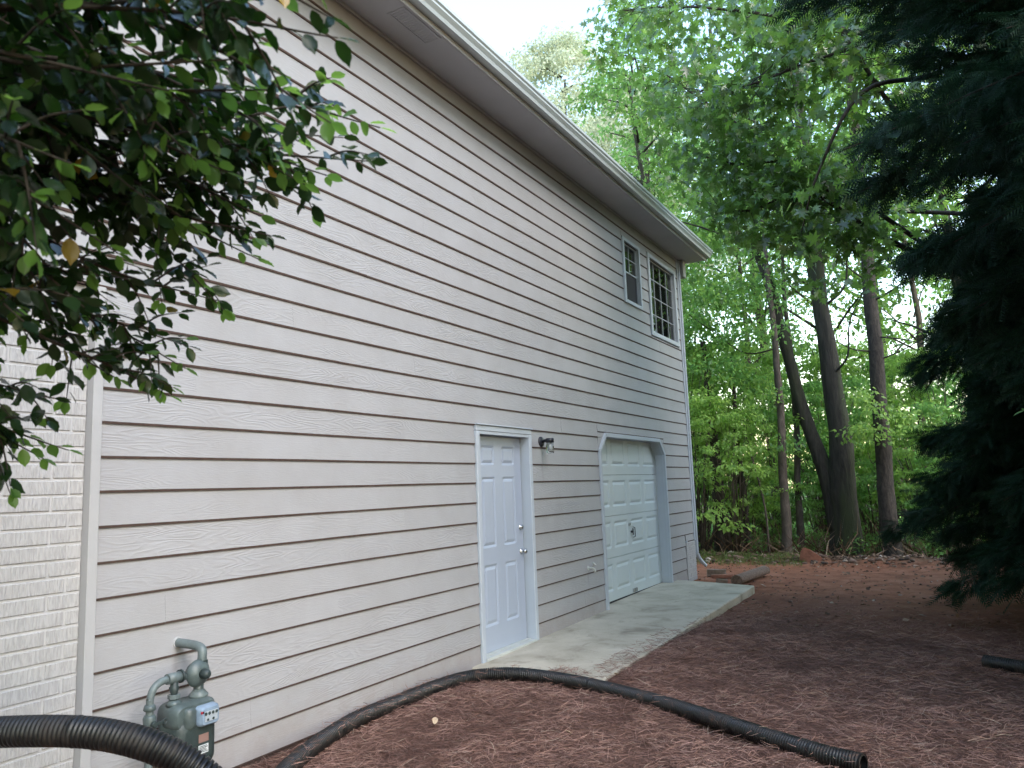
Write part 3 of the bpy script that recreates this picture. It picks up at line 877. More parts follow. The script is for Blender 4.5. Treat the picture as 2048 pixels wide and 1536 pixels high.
b = BM(); b.tube([(0.105, 0, -0.014), (0.105, 0, -0.03), (0.105, 0, -0.10), (0.105, 0, -0.125), (0.105, 0, -0.130)], [0.034, 0.038, 0.043, 0.038, 0.012], 20, caps=False)
b.build('glass_jar', mg, lamp)
b = BM(); b.tube([(0.105, 0, -0.014), (0.105, 0, -0.03), (0.105, 0, -0.05), (0.105, 0, -0.08), (0.105, 0, -0.095)], [0.012, 0.013, 0.021, 0.020, 0.006], 12); b.build('bulb', MLABW, lamp)

fau = empty('hose_faucet', (0.0, 8.45, 0.53)); tag(fau, 'small white hose faucet low on siding beside the garage door', 'faucet')
MFAU = mat_simple('white_coated_brass', (0.50, 0.50, 0.48), 0.4, var=0.12)
b = BM(); b.tube([(-0.012, 0, 0), (0.055, 0, 0.0), (0.075, 0, -0.012), (0.085, 0, -0.045)], [0.012, 0.012, 0.013, 0.013], 10); b.tube([(-0.008, 0, 0), (0.004, 0, 0)], 0.026, 14); b.build('spout', MFAU, fau)
b = BM(); b.tube([(0.05, 0, 0.005), (0.075, 0.0, 0.045)], 0.007, 8); b.tube([(0.072, -0.001, 0.042), (0.082, 0.001, 0.052)], [0.028, 0.026], 10); b.build('valve_wheel', MFAU, fau)

# gas meter
gm = empty('gas_meter', (0.22, 2.82, float(gz(0.22, 2.82)))); tag(gm, 'grey green gas meter with regulator and pipes beside lower left siding', 'gas meter')
gmo = Vector(gm.location)
def W_(p): return tuple(Vector(p) - gmo)
def gt(name, pts, r, mat, n=14, smooth=True):
    b = BM(); b.tube([W_(p) for p in pts], r, n, smooth=smooth); return b.build(name, mat, gm)
gt('outlet_pipe', spline([(-0.01, 2.930, 0.708), (0.10, 2.930, 0.704), (0.165, 2.930, 0.698), (0.196, 2.928, 0.684), (0.204, 2.925, 0.650), (0.204, 2.922, 0.625)], 6), 0.024, MPIPEG, 16)
gt('wall_flange', [(-0.012, 2.930, 0.708), (0.004, 2.930, 0.708)], 0.030, MTRIM, 16)
gt('union', [(0.204, 2.922, 0.632), (0.204, 2.922, 0.610)], 0.031, MMETD, 6, False)
gt('union', [(0.204, 2.905, 0.515), (0.204, 2.905, 0.46)], [0.026, 0.026], MMETER, 14)
# regulator: round diaphragm housing facing away from the wall
b = BM()
b.tube([W_((x, 2.892, 0.572)) for x in (0.16, 0.175, 0.200, 0.212, 0.216, 0.232, 0.248, 0.252)], [0.030, 0.052, 0.060, 0.072, 0.072, 0.060, 0.040, 0.028], 24)
b.build('regulator', MMETER, gm)
b = BM(); b.tube([W_((x, 2.892, 0.572)) for x in (0.250, 0.275, 0.290, 0.300)], [0.026, 0.026, 0.022, 0.010], 14); b.build('regulator_cap', MMETD, gm)
gt('vent_pipe', spline([(0.20, 2.835, 0.565), (0.20, 2.80, 0.575), (0.20, 2.762, 0.577)], 3), 0.017, MMETER)
gt('tee', [(0.20, 2.790, 0.577), (0.20, 2.715, 0.577)], 0.027, MPIPEG, 16)
gt('tee_cap', [(0.20, 2.800, 0.577), (0.20, 2.790, 0.577)], 0.034, MMETD, 16)
gt('inlet_drop', [(0.20, 2.758, 0.58), (0.20, 2.758, 0.535), (0.20, 2.758, 0.53), (0.20, 2.758, 0.50), (0.20, 2.758, 0.46)], [0.020, 0.020, 0.026, 0.017, 0.017], MMETD)
gt('union', [(0.20, 2.758, 0.495), (0.20, 2.758, 0.475)], 0.031, MPIPEG, 6, False)
gt('inlet_pipe', spline([(0.20, 2.715, 0.577), (0.20, 2.675, 0.573), (0.20, 2.638, 0.548), (0.20, 2.622, 0.505), (0.20, 2.620, 0.46), (0.20, 2.620, 0.15), (0.20, 2.620, -0.15)], 6), 0.0185, MPIPEG, 16)
gt('union', [(0.20, 2.620, 0.478), (0.20, 2.620, 0.455), (0.20, 2.620, 0.45)], [0.024, 0.031, 0.026], MMETER, 16)
gt('shutoff_valve', [(0.20, 2.620, 0.43), (0.20, 2.620, 0.415), (0.20, 2.620, 0.385), (0.20, 2.620, 0.36), (0.20, 2.620, 0.345)], [0.024, 0.032, 0.029, 0.033, 0.024], MMETER, 16)
b = BM(); b.tube([W_((0.225, 2.62, 0.39)), W_((0.25, 2.62, 0.39))], 0.014, 10); b.box(W_((0.238, 2.60, 0.384)), W_((0.248, 2.67, 0.396)))
b.tube([W_((0.243, 2.675 + 0.012 * math.cos(a), 0.39 + 0.012 * math.sin(a))) for a in np.linspace(0, 2 * PI, 13)], 0.003, 6)
b.build('valve_lever', MMETD, gm)
# body: two diaphragm pans and a top
def rounded(yc, zc, hw, hh, r, seg=5):
    pts = []
    for (sy, sz, a0) in ((1, 1, 0), (-1, 1, PI / 2), (-1, -1, PI), (1, -1, 1.5 * PI)):
        for k in range(seg + 1):
            a = a0 + k * PI / 2 / seg
            pts.append((yc + sy * (hw - r) + r * math.cos(a), zc + sz * (hh - r) + r * math.sin(a)))
    return pts
def loft(name, secs, mat, parent):
    """secs: list of (x, [(y,z)...]) with equal counts"""
    b = BM(); vs = []; n = len(secs[0][1])
    for x, pts in secs: vs += [W_((x, y, z)) for y, z in pts]
    fs = [(i * n + k, i * n + (k + 1) % n, (i + 1) * n + (k + 1) % n, (i + 1) * n + k) for i in range(len(secs) - 1) for k in range(n)]
    b.add(vs, fs, True); b.add(vs[:n], [tuple(range(n))[::-1]]); b.add(vs[-n:], [tuple(range(n))])
    return b.build(name, mat, parent)
YM, ZM = 2.835, 0.245
body = loft('meter_body', [(0.115, rounded(YM, ZM, 0.085, 0.085, 0.05)), (0.130, rounded(YM, ZM, 0.115, 0.115, 0.05)), (0.165, rounded(YM, ZM, 0.125, 0.130, 0.045)),
                    (0.170, rounded(YM, ZM, 0.137, 0.142, 0.045)), (0.180, rounded(YM, ZM, 0.137, 0.142, 0.045)), (0.185, rounded(YM, ZM, 0.125, 0.130, 0.045)),
                    (0.262, rounded(YM, ZM, 0.122, 0.128, 0.045)), (0.285, rounded(YM, ZM, 0.108, 0.115, 0.045)), (0.296, rounded(YM, ZM, 0.080, 0.088, 0.04))], MMETD, gm)
top = loft('meter_top', [(0.125, rounded(YM, 0.385, 0.10, 0.050, 0.04)), (0.140, rounded(YM, 0.385, 0.128, 0.066, 0.045)), (0.262, rounded(YM, 0.385, 0.128, 0.066, 0.045)), (0.282, rounded(YM, 0.382, 0.115, 0.055, 0.04))], MMETER, gm)
b = BM(); b.tube([W_((0.27, 2.79, zz)) for zz in (0.430, 0.41, 0.34, 0.315)], [0.030, 0.040, 0.040, 0.022], 14); b.build('front_port_channel', MMETER, gm)
b = BM(); b.tube([W_((0.204, 2.905, zz)) for zz in (0.448, 0.462, 0.478, 0.49)], [0.048, 0.050, 0.036, 0.026], 18); b.build('outlet_port', MPIPEG, gm)
b = BM(); b.tube([W_((0.20, 2.758, zz)) for zz in (0.442, 0.455, 0.47)], [0.040, 0.036, 0.024], 18); b.build('inlet_port', MMETER, gm)
idx = loft('index_cover', [(0.284, rounded(2.882, 0.375, 0.062, 0.052, 0.02)), (0.315, rounded(2.882, 0.375, 0.060, 0.050, 0.02)), (0.330, rounded(2.882, 0.375, 0.050, 0.040, 0.015))], MBLUE, gm)
b = BM(); b.box(W_((0.3305, 2.844, 0.350)), W_((0.3325, 2.922, 0.400))); b.build('dial_plate', mat_simple('dial_plate_grey', (0.34, 0.38, 0.42), 0.3, var=0.2), gm)
b = BM()
for k in range(4):
    yc = 2.849 + k * 0.022
    b.tube([W_((0.3327, yc, 0.388)), W_((0.3335, yc, 0.388))], 0.0085, 12)
for k in range(2):
    yc = 2.862 + k * 0.034
    b.tube([W_((0.3327, yc, 0.358)), W_((0.3335, yc, 0.358))], 0.007, 12)
b.build('dials', MMETD, gm)
BM().box(W_((0.318, 2.826, 0.392)), W_((0.330, 2.840, 0.404))).build('seal_tag', MRED, gm)
BM().box(W_((0.2965, 2.835, 0.245)), W_((0.2985, 2.895, 0.285))).build('name_label', MLABP, gm)
lb = BM(); lb.box(W_((0.2965, 2.835, 0.190)), W_((0.2985, 2.895, 0.232))); lb.build('bar_code_label', MLABW, gm)
lb = BM()
for k in range(5): lb.box(W_((0.2987, 2.839, 0.196 + k * 0.007)), W_((0.2992, 2.891 - (k % 3) * 0.006, 0.1995 + k * 0.007)))
lb.build('label_print', MMETD, gm)

# ------------------------------------------------------------------ corrugated drain pipes
def corrugated(name, pts, R, label, group=None, pitch=0.0175, depth=0.008, n=22):
    P = np.array(pts); seg = np.linalg.norm(np.diff(P, axis=0), axis=1); L = np.concatenate([[0], np.cumsum(seg)])
    m_ = int(L[-1] / pitch)
    s = []; r = []
    for i in range(m_):
        for (t, rr) in ((0.0, R - depth), (0.22, R - depth), (0.34, R), (0.88, R), (1.0, R - depth)):
            if t < 1.0: s.append((i + t) * pitch); r.append(rr)
        if i % 37 == 36:
            r[-4:] = [R - depth * 0.2, R - depth * 0.2, R + 0.001, R + 0.001]
    s = np.array(s); r = np.array(r)
    Q = np.stack([np.interp(s, L, P[:, k]) for k in range(3)], 1)
    T = np.gradient(Q, axis=0); T /= np.linalg.norm(T, axis=1)[:, None]
    up = np.array([0, 0, 1.0]); A = np.cross(T, up); A /= np.linalg.norm(A, axis=1)[:, None]; B = np.cross(A, T)
    an = np.linspace(0, 2 * PI, n, endpoint=False)
    V = (Q[:, None, :] + (A[:, None, :] * np.cos(an)[None, :, None] + B[:, None, :] * np.sin(an)[None, :, None]) * r[:, None, None]).reshape(-1, 3)
    # inner wall so that the open ends are hollow
    k = len(s); base = (np.arange(k - 1)[:, None] * n)
    a = (base + np.arange(n)).ravel(); b = (base + (np.arange(n) + 1) % n).ravel()
    F = np.stack([a, a + n, b + n, b], 1)
    Vi = (Q[-12:, None, :] + (A[-12:, None, :] * np.cos(an)[None, :, None] + B[-12:, None, :] * np.sin(an)[None, :, None]) * (R - depth - 0.004)).reshape(-1, 3)
    o0 = len(V); base = (np.arange(11)[:, None] * n) + o0
    a = (base + np.arange(n)).ravel(); b = (base + (np.arange(n) + 1) % n).ravel()
    F2 = np.stack([a, b, b + n, a + n], 1)
    e0_ = (k - 1) * n; e1_ = o0 + 11 * n
    F3 = np.array([(e0_ + i, e0_ + (i + 1) % n, e1_ + (i + 1) % n, e1_ + i) for i in range(n)])
    V = np.concatenate([V, Vi]); F = np.concatenate([F, F2, F3])
    ob = link(name, mesh_np(name, V, F, False), None, MPIPE)
    return tag(ob, label, 'drain pipe', group)
ptsA = spline([(-0.25, 1.52, 0.50), (0.25, 1.56, 0.62), (0.70, 1.645, 0.675), (1.071, 1.787, 0.672), (1.33, 1.915, 0.585), (1.44, 2.08, 0.39), (1.30, 2.40, 0.16), (0.95, 2.75, -0.015), (0.50, 3.13, -0.055), (0.25, 3.62, -0.05),
               (0.085, 4.25, -0.045), (0.075, 4.75, -0.045), (0.10, 5.20, -0.04), (0.21, 5.55, -0.03), (0.50, 5.735, -0.025), (0.98, 5.74, -0.035), (1.48, 5.60, -0.045), (1.95, 5.40, -0.05), (2.37, 5.155, -0.05),
               (2.72, 4.95, -0.05), (3.00, 4.80, -0.05), (3.22, 4.72, -0.05)], 14)
corrugated('corrugated_drain_pipe', ptsA, 0.054, 'long black corrugated drain pipe looping from the wall across the pine straw')
ptsB = spline([(5.1, 6.9, 0.0), (4.6, 7.15, -0.03), (4.2, 7.36, -0.045), (3.86, 7.55, -0.05)], 12)
corrugated('corrugated_drain_pipe', ptsB, 0.054, 'short dark corrugated pipe end lying in shade under the cedar')

# ------------------------------------------------------------------ pieces of timber, rocks
def log_mesh(name, a, b_, r, mat, label, cat, flat=True):
    b = BM(); a = Vector(a); b_ = Vector(b_); n = 14
    t = (b_ - a).normalized(); s = t.cross(Vector((0, 0, 1))).normalized(); u = s.cross(t)
    vs = []; rr = random.Random(len(label))
    for i in range(7):
        p = a.lerp(b_, i / 6)
        for k in range(n):
            an = 2 * PI * k / n; q = r * (1 + rr.uniform(-0.04, 0.04))
            vs.append(p + s * math.cos(an) * q * 1.05 + u * max(math.sin(an), -0.55) * q)
    fs = [(i * n + k, i * n + (k + 1) % n, (i + 1) * n + (k + 1) % n, (i + 1) * n + k) for i in range(6) for k in range(n)]
    b.add(vs, fs, True); b.add(vs[:n], [tuple(range(n))]); b.add(vs[-n:], [tuple(range(n))])
    ob = b.build(name, mat)
    return tag(ob, label, cat)
log_mesh('landscape_timber', (0.80, 12.05, -0.02), (0.93, 13.45, -0.02), 0.085, MLOG, 'weathered round landscape timber lying beyond the patio corner', 'timber')
def chunk(name, loc, size, rz, mat, label, cat, seed, rough=0.25):
    rr = random.Random(seed); bm = bmesh.new()
    bmesh.ops.create_cube(bm, size=1.0); bmesh.ops.subdivide_edges(bm, edges=bm.edges, cuts=2, use_grid_fill=True)
    for v_ in bm.verts:
        v_.co = Vector((v_.co.x * size[0], v_.co.y * size[1], v_.co.z * size[2]))
        v_.co += Vector([rr.uniform(-1, 1) * rough * 0.12 * s for s in size])
    bmesh.ops.bevel(bm, geom=[e for e in bm.edges if e.calc_face_angle(0) > 0.7], offset=min(size) * 0.08, segments=1, affect='EDGES')
    me = bpy.data.meshes.new(name); bm.to_mesh(me); bm.free(); me.materials.append(mat)
    ob = link(name, me); ob.location = loc; ob.rotation_euler = (rr.uniform(-.08, .08), rr.uniform(-.08, .08), rz)
    return tag(ob, label, cat)
chunk('wood_block', (0.22, 13.1, -0.03), (0.30, 0.10, 0.12), 0.15, MBLOCK, 'grey brown wooden block against the far house corner', 'wood block', 5)
chunk('wood_offcut', (0.50, 12.35, -0.065), (0.16, 0.07, 0.06), 0.35, MBLOCK, 'short light wooden offcut between house corner and round timber', 'wood offcut', 6)
chunk('old_brick', (0.38, 12.9, -0.055), (0.36, 0.10, 0.05), 0.05, MROCK, 'long flat reddish brick lying beside the wooden block', 'brick', 7)
# rock
bm = bmesh.new()
poly3 = [(-0.20, 0.0), (-0.17, 0.16), (-0.12, 0.25), (-0.04, 0.23), (0.20, 0.06), (0.24, -0.03), (0.05, -0.06)]
vf = [bm.verts.new((x, -0.06 + 0.02 * z, z)) for x, z in poly3]; vb = [bm.verts.new((x * 0.8 + 0.03, 0.13, z * 0.82)) for x, z in poly3]
bm.faces.new(vf); bm.faces.new(vb[::-1])
for i in range(7): bm.faces.new((vf[i], vf[(i + 1) % 7], vb[(i + 1) % 7], vb[i]))
bmesh.ops.recalc_face_normals(bm, faces=bm.faces); bmesh.ops.bevel(bm, geom=bm.edges[:], offset=0.018, segments=2, affect='EDGES')
me = bpy.data.meshes.new('rock'); bm.to_mesh(me); bm.free(); me.materials.append(MROCK)
ob = link('rock', me); ob.location = (1.36, 15.35, float(gz(1.36, 15.35)) + 0.01); ob.rotation_euler = (0, 0, 0.1)
tag(ob, 'large reddish wedge shaped rock on the soil bank before the double oak', 'rock')

# ------------------------------------------------------------------ vegetation builders
LEAF_DIAMOND = (np.array([(0, 0, 0), (0.28, 0.42, 0.05), (0, 1, -0.06), (-0.28, 0.42, 0.05)], float), np.array([(0, 1, 2), (0, 2, 3)]))
LEAF_OVAL = (np.array([(0, 0, 0), (.16, .12, .035), (.29, .38, .06), (.27, .62, .05), (.15, .85, .015), (0, 1.0, -.05), (-.15, .85, .015), (-.27, .62, .05), (-.29, .38, .06), (-.16, .12, .035), (0, .38, 0), (0, .66, -.01)], float),
             np.array([(0, 1, 10), (1, 2, 10), (2, 11, 10), (2, 3, 11), (3, 4, 11), (4, 5, 11), (5, 6, 11), (6, 7, 11), (7, 8, 11), (8, 10, 11), (8, 9, 10), (9, 0, 10)]))
LEAF_HOLLY = (np.array([(0, 0, 0), (.14, .10, .03), (.25, .24, .06), (.28, .36, .04), (.32, .52, .07), (.28, .64, .04), (.22, .79, .05), (.10, .90, .0), (0, 1.04, -.06),
                        (-.10, .90, .0), (-.22, .79, .05), (-.28, .64, .04), (-.32, .52, .07), (-.28, .36, .04), (-.25, .24, .06), (-.14, .10, .03), (0, .3, -.01), (0, .62, -.02)], float),
              np.array([(0, 1, 16), (1, 2, 16), (2, 3, 16), (3, 17, 16), (3, 4, 17), (4, 5, 17), (5, 6, 17), (6, 7, 17), (7, 8, 17), (8, 9, 17), (9, 10, 17), (10, 11, 17), (11, 12, 17), (12, 13, 17), (13, 16, 17), (13, 14, 16), (14, 15, 16), (15, 0, 16)]))
_m = [(0, 0), (.08, .12), (.38, -.04), (.24, .20), (.58, .46), (.20, .42), (.30, .74), (.11, .66), (0, 1.0), (-.11, .66), (-.30, .74), (-.20, .42), (-.58, .46), (-.24, .20), (-.38, -.04), (-.08, .12)]
LEAF_MAPLE = (np.array([(x, y, 0.10 * abs(x) - 0.05 * y * y) for x, y in _m] + [(0, .40, 0)], float), np.array([(i, (i + 1) % 16, 16) for i in range(16)]))
_fv, _ff = [(-.012, 0, 0), (.012, 0, 0), (0, 1, -.1)], [(0, 1, 2)]
for _i in range(9):
    _t = 0.06 + _i * 0.095; _l = 0.40 * (1 - _t * 0.75)
    for _s in (-1, 1):
        _k = len(_fv); _fv += [(0, _t, -.1 * _t), (0, _t + .055, -.1 * _t), (_s * _l * .72, _t + _l * .70 + .02 * _s, -.1 * _t - .08)]; _ff.append((_k, _k + 1, _k + 2))
SPRAY = (np.array(_fv, float), np.array(_ff))

def frames(d, nrm):
    """orthonormal frames: y along d, z near nrm"""
    d = d / (np.linalg.norm(d, axis=1)[:, None] + 1e-9)
    x = np.cross(d, nrm); x /= (np.linalg.norm(x, axis=1)[:, None] + 1e-9)
    z = np.cross(x, d)
    return np.stack([x, d, z], 2)          # columns

def leaves_mesh(name, tmpl, P, D, N, S, smooth=False):
    T, F = tmpl
    R = frames(D, N)
    V = np.einsum('nij,kj->nki', R, T) * S[:, None, None] + P[:, None, :]
    Fa = (F[None] + (np.arange(len(P)) * len(T))[:, None, None]).reshape(-1, 3)
    return mesh_np(name, V.reshape(-1, 3), Fa, smooth)

def rand_dirs(rg, n):
    v_ = rg.normal(size=(n, 3)); return v_ / np.linalg.norm(v_, axis=1)[:, None]

def cluster_leaves(rg, C, R, n_each, size, droop=0.5, flat=0.55, up=0.7):
    """C (k,3) centres, R (k,) radii: leaf sprays around each centre in flattened layers"""
    k = len(C); n = k * n_each
    idx = np.repeat(np.arange(k), n_each)
    u = rand_dirs(rg, n) * (rg.uniform(0, 1, n) ** 0.45)[:, None]
    u[:, 2] *= flat
    P = C[idx] + u * R[idx][:, None]
    D = rand_dirs(rg, n) * 0.8 + u * 0.8; D[:, 2] -= droop
    Nn = rand_dirs(rg, n) * 0.75; Nn[:, 2] += up
    S = size * rg.uniform(0.6, 1.25, n)
    return P, D, Nn, S

def limb_tube(b, pts, r0, r1, n=8):
    P = spline(pts, 5); k = len(P)
    rad = [r0 + (r1 - r0) * (i / (k - 1)) ** 0.8 for i in range(k)]
    b.tube(P, rad, n)

# ------------------------------------------------------------------ holly by the camera
def build_holly():
    rg = np.random.default_rng(11)
    base = Vector((1.15, -0.15, float(gz(1.15, -0.15))))
    root = empty('holly_tree', base); tag(root, 'dark glossy holly branches hanging over the left part of the wall', 'holly')
    bo = np.array(base)
    b = BM(); b.tube([tuple(np.array(p) - bo) for p in spline([(1.15, -0.15, -0.12), (1.18, -0.1, 0.9), (1.3, 0.0, 1.8), (1.45, 0.1, 2.6), (1.5, 0.1, 3.6)], 6)], [0.07 - 0.0018 * i for i in range(25)], 12)
    b.build('trunk', MTWIG, root)
    hubs = np.array([(1.35, 0.0, 1.9), (1.4, 0.05, 2.2), (1.45, 0.1, 2.6), (1.5, 0.1, 3.0), (1.2, -0.1, 1.6)])
    tips = [(2.74, 1.31, 2.29), (2.68, 1.35, 2.24), (2.83, 1.05, 2.17), (2.59, 1.3, 2.21), (2.92, 0.97, 2.27), (2.58, 1.24, 2.17), (2.32, 1.35, 2.07), (2.39, 1.32, 2.11), (2.41, 1.27, 2.14), (2.19, 1.35, 1.96),
            (2.16, 1.33, 1.99), (2.01, 1.38, 1.83), (1.96, 1.37, 1.76), (2.02, 1.38, 1.89), (1.70, 1.19, 1.60), (1.76, 1.22, 1.62), (1.79, 1.16, 1.75), (1.89, 1.27, 1.80), (1.85, 1.24, 1.83),
            (2.32, 1.29, 2.10), (2.96, 0.93, 2.32), (2.68, 1.12, 2.20), (2.51, 1.33, 2.17), (1.69, 1.12, 1.65), (1.95, 1.16, 1.92), (2.07, 1.16, 2.02), (1.91, 1.02, 1.92), (2.27, 1.14, 2.1), (2.95, 0.92, 2.27), (2.72, 1.03, 2.26)]
    tips += [(2.88, 0.75, 2.33), (2.80, 0.62, 2.22), (2.70, 0.80, 2.16), (2.60, 0.70, 2.02), (2.5, 0.9, 2.05), (2.45, 0.75, 1.92), (2.35, 0.95, 1.98), (2.3, 0.8, 1.82), (2.55, 1.05, 2.14), (2.75, 0.9, 2.25), (2.2, 1.0, 1.88),
             (2.62, 0.92, 2.10), (2.4, 1.1, 2.06), (2.9, 0.86, 2.4), (2.5, 1.15, 2.3), (2.6, 1.0, 2.38), (2.1, 1.2, 2.1), (2.3, 1.2, 2.25), (2.0, 0.9, 1.85), (1.9, 1.1, 2.0), (2.82, 0.55, 2.3), (2.65, 0.5, 2.1), (2.1, 0.8, 1.75), (1.9, 0.85, 1.7)]
    for _i in range(34):
        xx = rg.uniform(1.55, 2.55); tips.append((xx, 0.92 + 0.42 * (xx - 1.55) + rg.uniform(-.25, .12), rg.uniform(2.12, 2.85)))
    wood = BM(); P = []; D = []; NN = []; S = []; young = []; tipd = []
    nodes = []
    for ti, t in enumerate(tips):
        t = np.array(t); hb = hubs[rg.integers(0, 4)] if t[2] > 1.8 else hubs[[0, 1, 4][rg.integers(0, 3)]]
        mid = hb * 0.45 + t * 0.55 + np.array([0.0, 0.0, 0.13]) + rg.normal(size=3) * 0.05
        q = hb * 0.18 + t * 0.82 + np.array([0, 0, 0.07]) + rg.normal(size=3) * 0.02
        path = np.array(spline([hb, mid, q, t], 9)); L = len(path)
        wood.tube([tuple(x - bo) for x in path], [0.0075 * (1 - i / L) + 0.0013 for i in range(L)], 6)
        subs = [(path, 0.50 if ti < 30 else 0.35, True)]
        for s_ in range(6):
            i0 = rg.integers(int(L * 0.40), L - 3); p0 = path[i0]; dd = path[min(i0 + 2, L - 1)] - p0; dd /= np.linalg.norm(dd)
            side = rand_dirs(rg, 1)[0]; side -= dd * side.dot(dd); side /= np.linalg.norm(side)
            ln = rg.uniform(0.08, 0.20); e = p0 + (dd * 0.6 + side * 0.75 + np.array([0, 0, -0.12])) * ln
            sp = np.array(spline([p0, (p0 + e) / 2 + np.array([0, 0, 0.012]), e], 6))
            wood.tube([tuple(x - bo) for x in sp], [0.0024 * (1 - i / len(sp)) + 0.0009 for i in range(len(sp))], 5)
            subs.append((sp, 0.15, False))
        for (pp, f0, mainb) in subs:
            seg = np.linalg.norm(np.diff(pp, axis=0), axis=1); LL = np.concatenate([[0], np.cumsum(seg)])
            s = LL[-1] * f0; k = 0
            while s < LL[-1]:
                p = np.array([np.interp(s, LL, pp[:, c_]) for c_ in range(3)])
                s2 = min(s + 0.01, LL[-1]); p2 = np.array([np.interp(s2, LL, pp[:, c_]) for c_ in range(3)]); dd = p2 - p + 1e-6; dd /= np.linalg.norm(dd)
                a = k * 2.4 + rg.uniform(-.4, .4); sx_ = np.cross(dd, [0, 0, 1.0]); sx_ /= np.linalg.norm(sx_) + 1e-9; sz_ = np.cross(sx_, dd)
                side = sx_ * math.cos(a) + sz_ * math.sin(a) * 0.6
                P.append(p + side * 0.006); D.append(dd * 0.55 + side * 0.9 + np.array([0, 0, -0.35])); NN.append(np.array([0, 0, 1.0]) + rg.normal(size=3) * 0.55)
                frac = s / LL[-1]; S.append(rg.uniform(0.035, 0.059) * (1.0 if frac < 0.9 else 0.8)); young.append(frac > 0.93 and (ti % 3 != 1) and ti < 54)
                s += rg.uniform(0.016, 0.030); k += 1
            P.append(pp[-1]); D.append(pp[-1] - pp[-3]); NN.append(np.array([0, 0, 1.0]) + rg.normal(size=3) * 0.4); S.append(0.038); young.append(ti % 3 != 1 and ti < 54)
    # rest of crown and added shading canopy off frame: dense, hides nothing in view
    P = np.array(P); D = np.array(D); NN = np.array(NN); S = np.array(S); young = np.array(young)
    rel = P - CAM; dep = rel @ fw; px = 1024 + 1556 * (rel @ RT) / dep; py = 768 - 1556 * (rel @ UP) / dep
    vis = (dep > 0.3) & (px > -10) & (px < 2058) & (py > -10)
    keep = dep > 0.8
    P, D, NN, S, young, dep, vis = P[keep], D[keep], NN[keep], S[keep], young[keep], dep[keep], vis[keep]
    score = np.where(vis, S / dep, 0); order = np.argsort(-score)
    big = order[:300]; rest = order[300:]
    T, F = LEAF_HOLLY
    def unit_mesh(mat, bend):
        TT = T.copy(); TT[:, 2] += -bend * TT[:, 1] ** 2
        me = mesh_np('leaf', TT, F, True); me.materials.append(mat); return me
    ums = [unit_mesh(ML_HOLLY_S[i], 0.05 + 0.06 * i) for i in range(4)]; umy = [unit_mesh(ML_HOLLYN, 0.08), unit_mesh(ML_HOLLYN, 0.2)]
    yel = unit_mesh(ML_YELLOW, 0.1)
    Rm = frames(D, NN)
    for c_, i in enumerate(big):
        me = umy[c_ % 2] if young[i] else (yel if c_ % 97 == 7 else ums[c_ % 4])
        ob = link('leaf', me, root)
        R4 = Matrix([list(Rm[i][0]) + [0], list(Rm[i][1]) + [0], list(Rm[i][2]) + [0], [0, 0, 0, 1]])
        ob.matrix_local = Matrix.Translation(Vector(P[i] - bo)) @ R4 @ Matrix.Scale(float(S[i]), 4)
    a = rest[~young[rest]]; y_ = rest[young[rest]]
    me = leaves_mesh('foliage', LEAF_HOLLY, P[a] - bo, D[a], NN[a], S[a], True); me.materials.append(ML_HOLLY); link('foliage', me, root)['kind'] = 'stuff'
    if len(y_):
        me = leaves_mesh('young_foliage', LEAF_HOLLY, P[y_] - bo, D[y_], NN[y_], S[y_], True); me.materials.append(ML_HOLLYN); link('young_foliage', me, root)['kind'] = 'stuff'
    # unseen upper crown, plus a canopy added over the camera to shade the holly
    C = np.concatenate([rg.uniform((0.3, -1.2, 2.2), (1.9, 0.4, 4.2), (60, 3)), rg.uniform((2.6, -1.2, 2.9), (4.9, 0.5, 4.0), (95, 3))]); p_, d_, n_, s_ = cluster_leaves(rg, C, np.full(len(C), 0.3), 45, 0.055)
    for t_ in [(3.0, -0.4, 3.4), (3.9, -0.6, 3.5), (4.6, -0.3, 3.6), (3.4, 0.2, 3.2)]:  # limbs carrying the added shading canopy
        wood.tube([tuple(np.array(q_) - bo) for q_ in spline([(1.5, 0.1, 3.0), ((1.5 + t_[0]) / 2, t_[1] / 2, t_[2] + .15), t_], 6)], 0.009, 6)
    rel = p_ - CAM; dep = rel @ fw; ok = (np.abs((rel @ RT) / np.maximum(dep, .05)) > 0.9) | (dep < 0)
    p_, d_, n_, s_ = p_[ok], d_[ok], n_[ok], s_[ok]
    me = leaves_mesh('upper_and_shading_foliage', LEAF_DIAMOND, p_ - bo, d_, n_, s_); me.materials.append(ML_HOLLY); link('upper_and_shading_foliage', me, root)['kind'] = 'stuff'
    wood.build('branch', MTWIG, root)['kind'] = 'stuff'
ML_HOLLY_S = [mat_leaf('holly_leaf_tone', (0.010 * k, 0.024 * k, 0.012 * k), (0.022 * k, 0.048 * k, 0.018 * k), (0.05 * k, 0.15 * k, 0.015), 0.22, 0.28, 0.5, rnd='object') for k in (0.6, 0.8, 1.0, 1.35)]
ML_YELLOW = mat_leaf('yellow_holly_leaf', (0.24, 0.15, 0.015), (0.36, 0.25, 0.03), (0.5, 0.35, 0.03), 0.3, 0.4, rnd='object')
build_holly()

# ------------------------------------------------------------------ maple branches over the yard
def tree_root(name, base, label, cat, group=None):
    r = empty(name, base); tag(r, label, cat, group); return r, np.array(base)

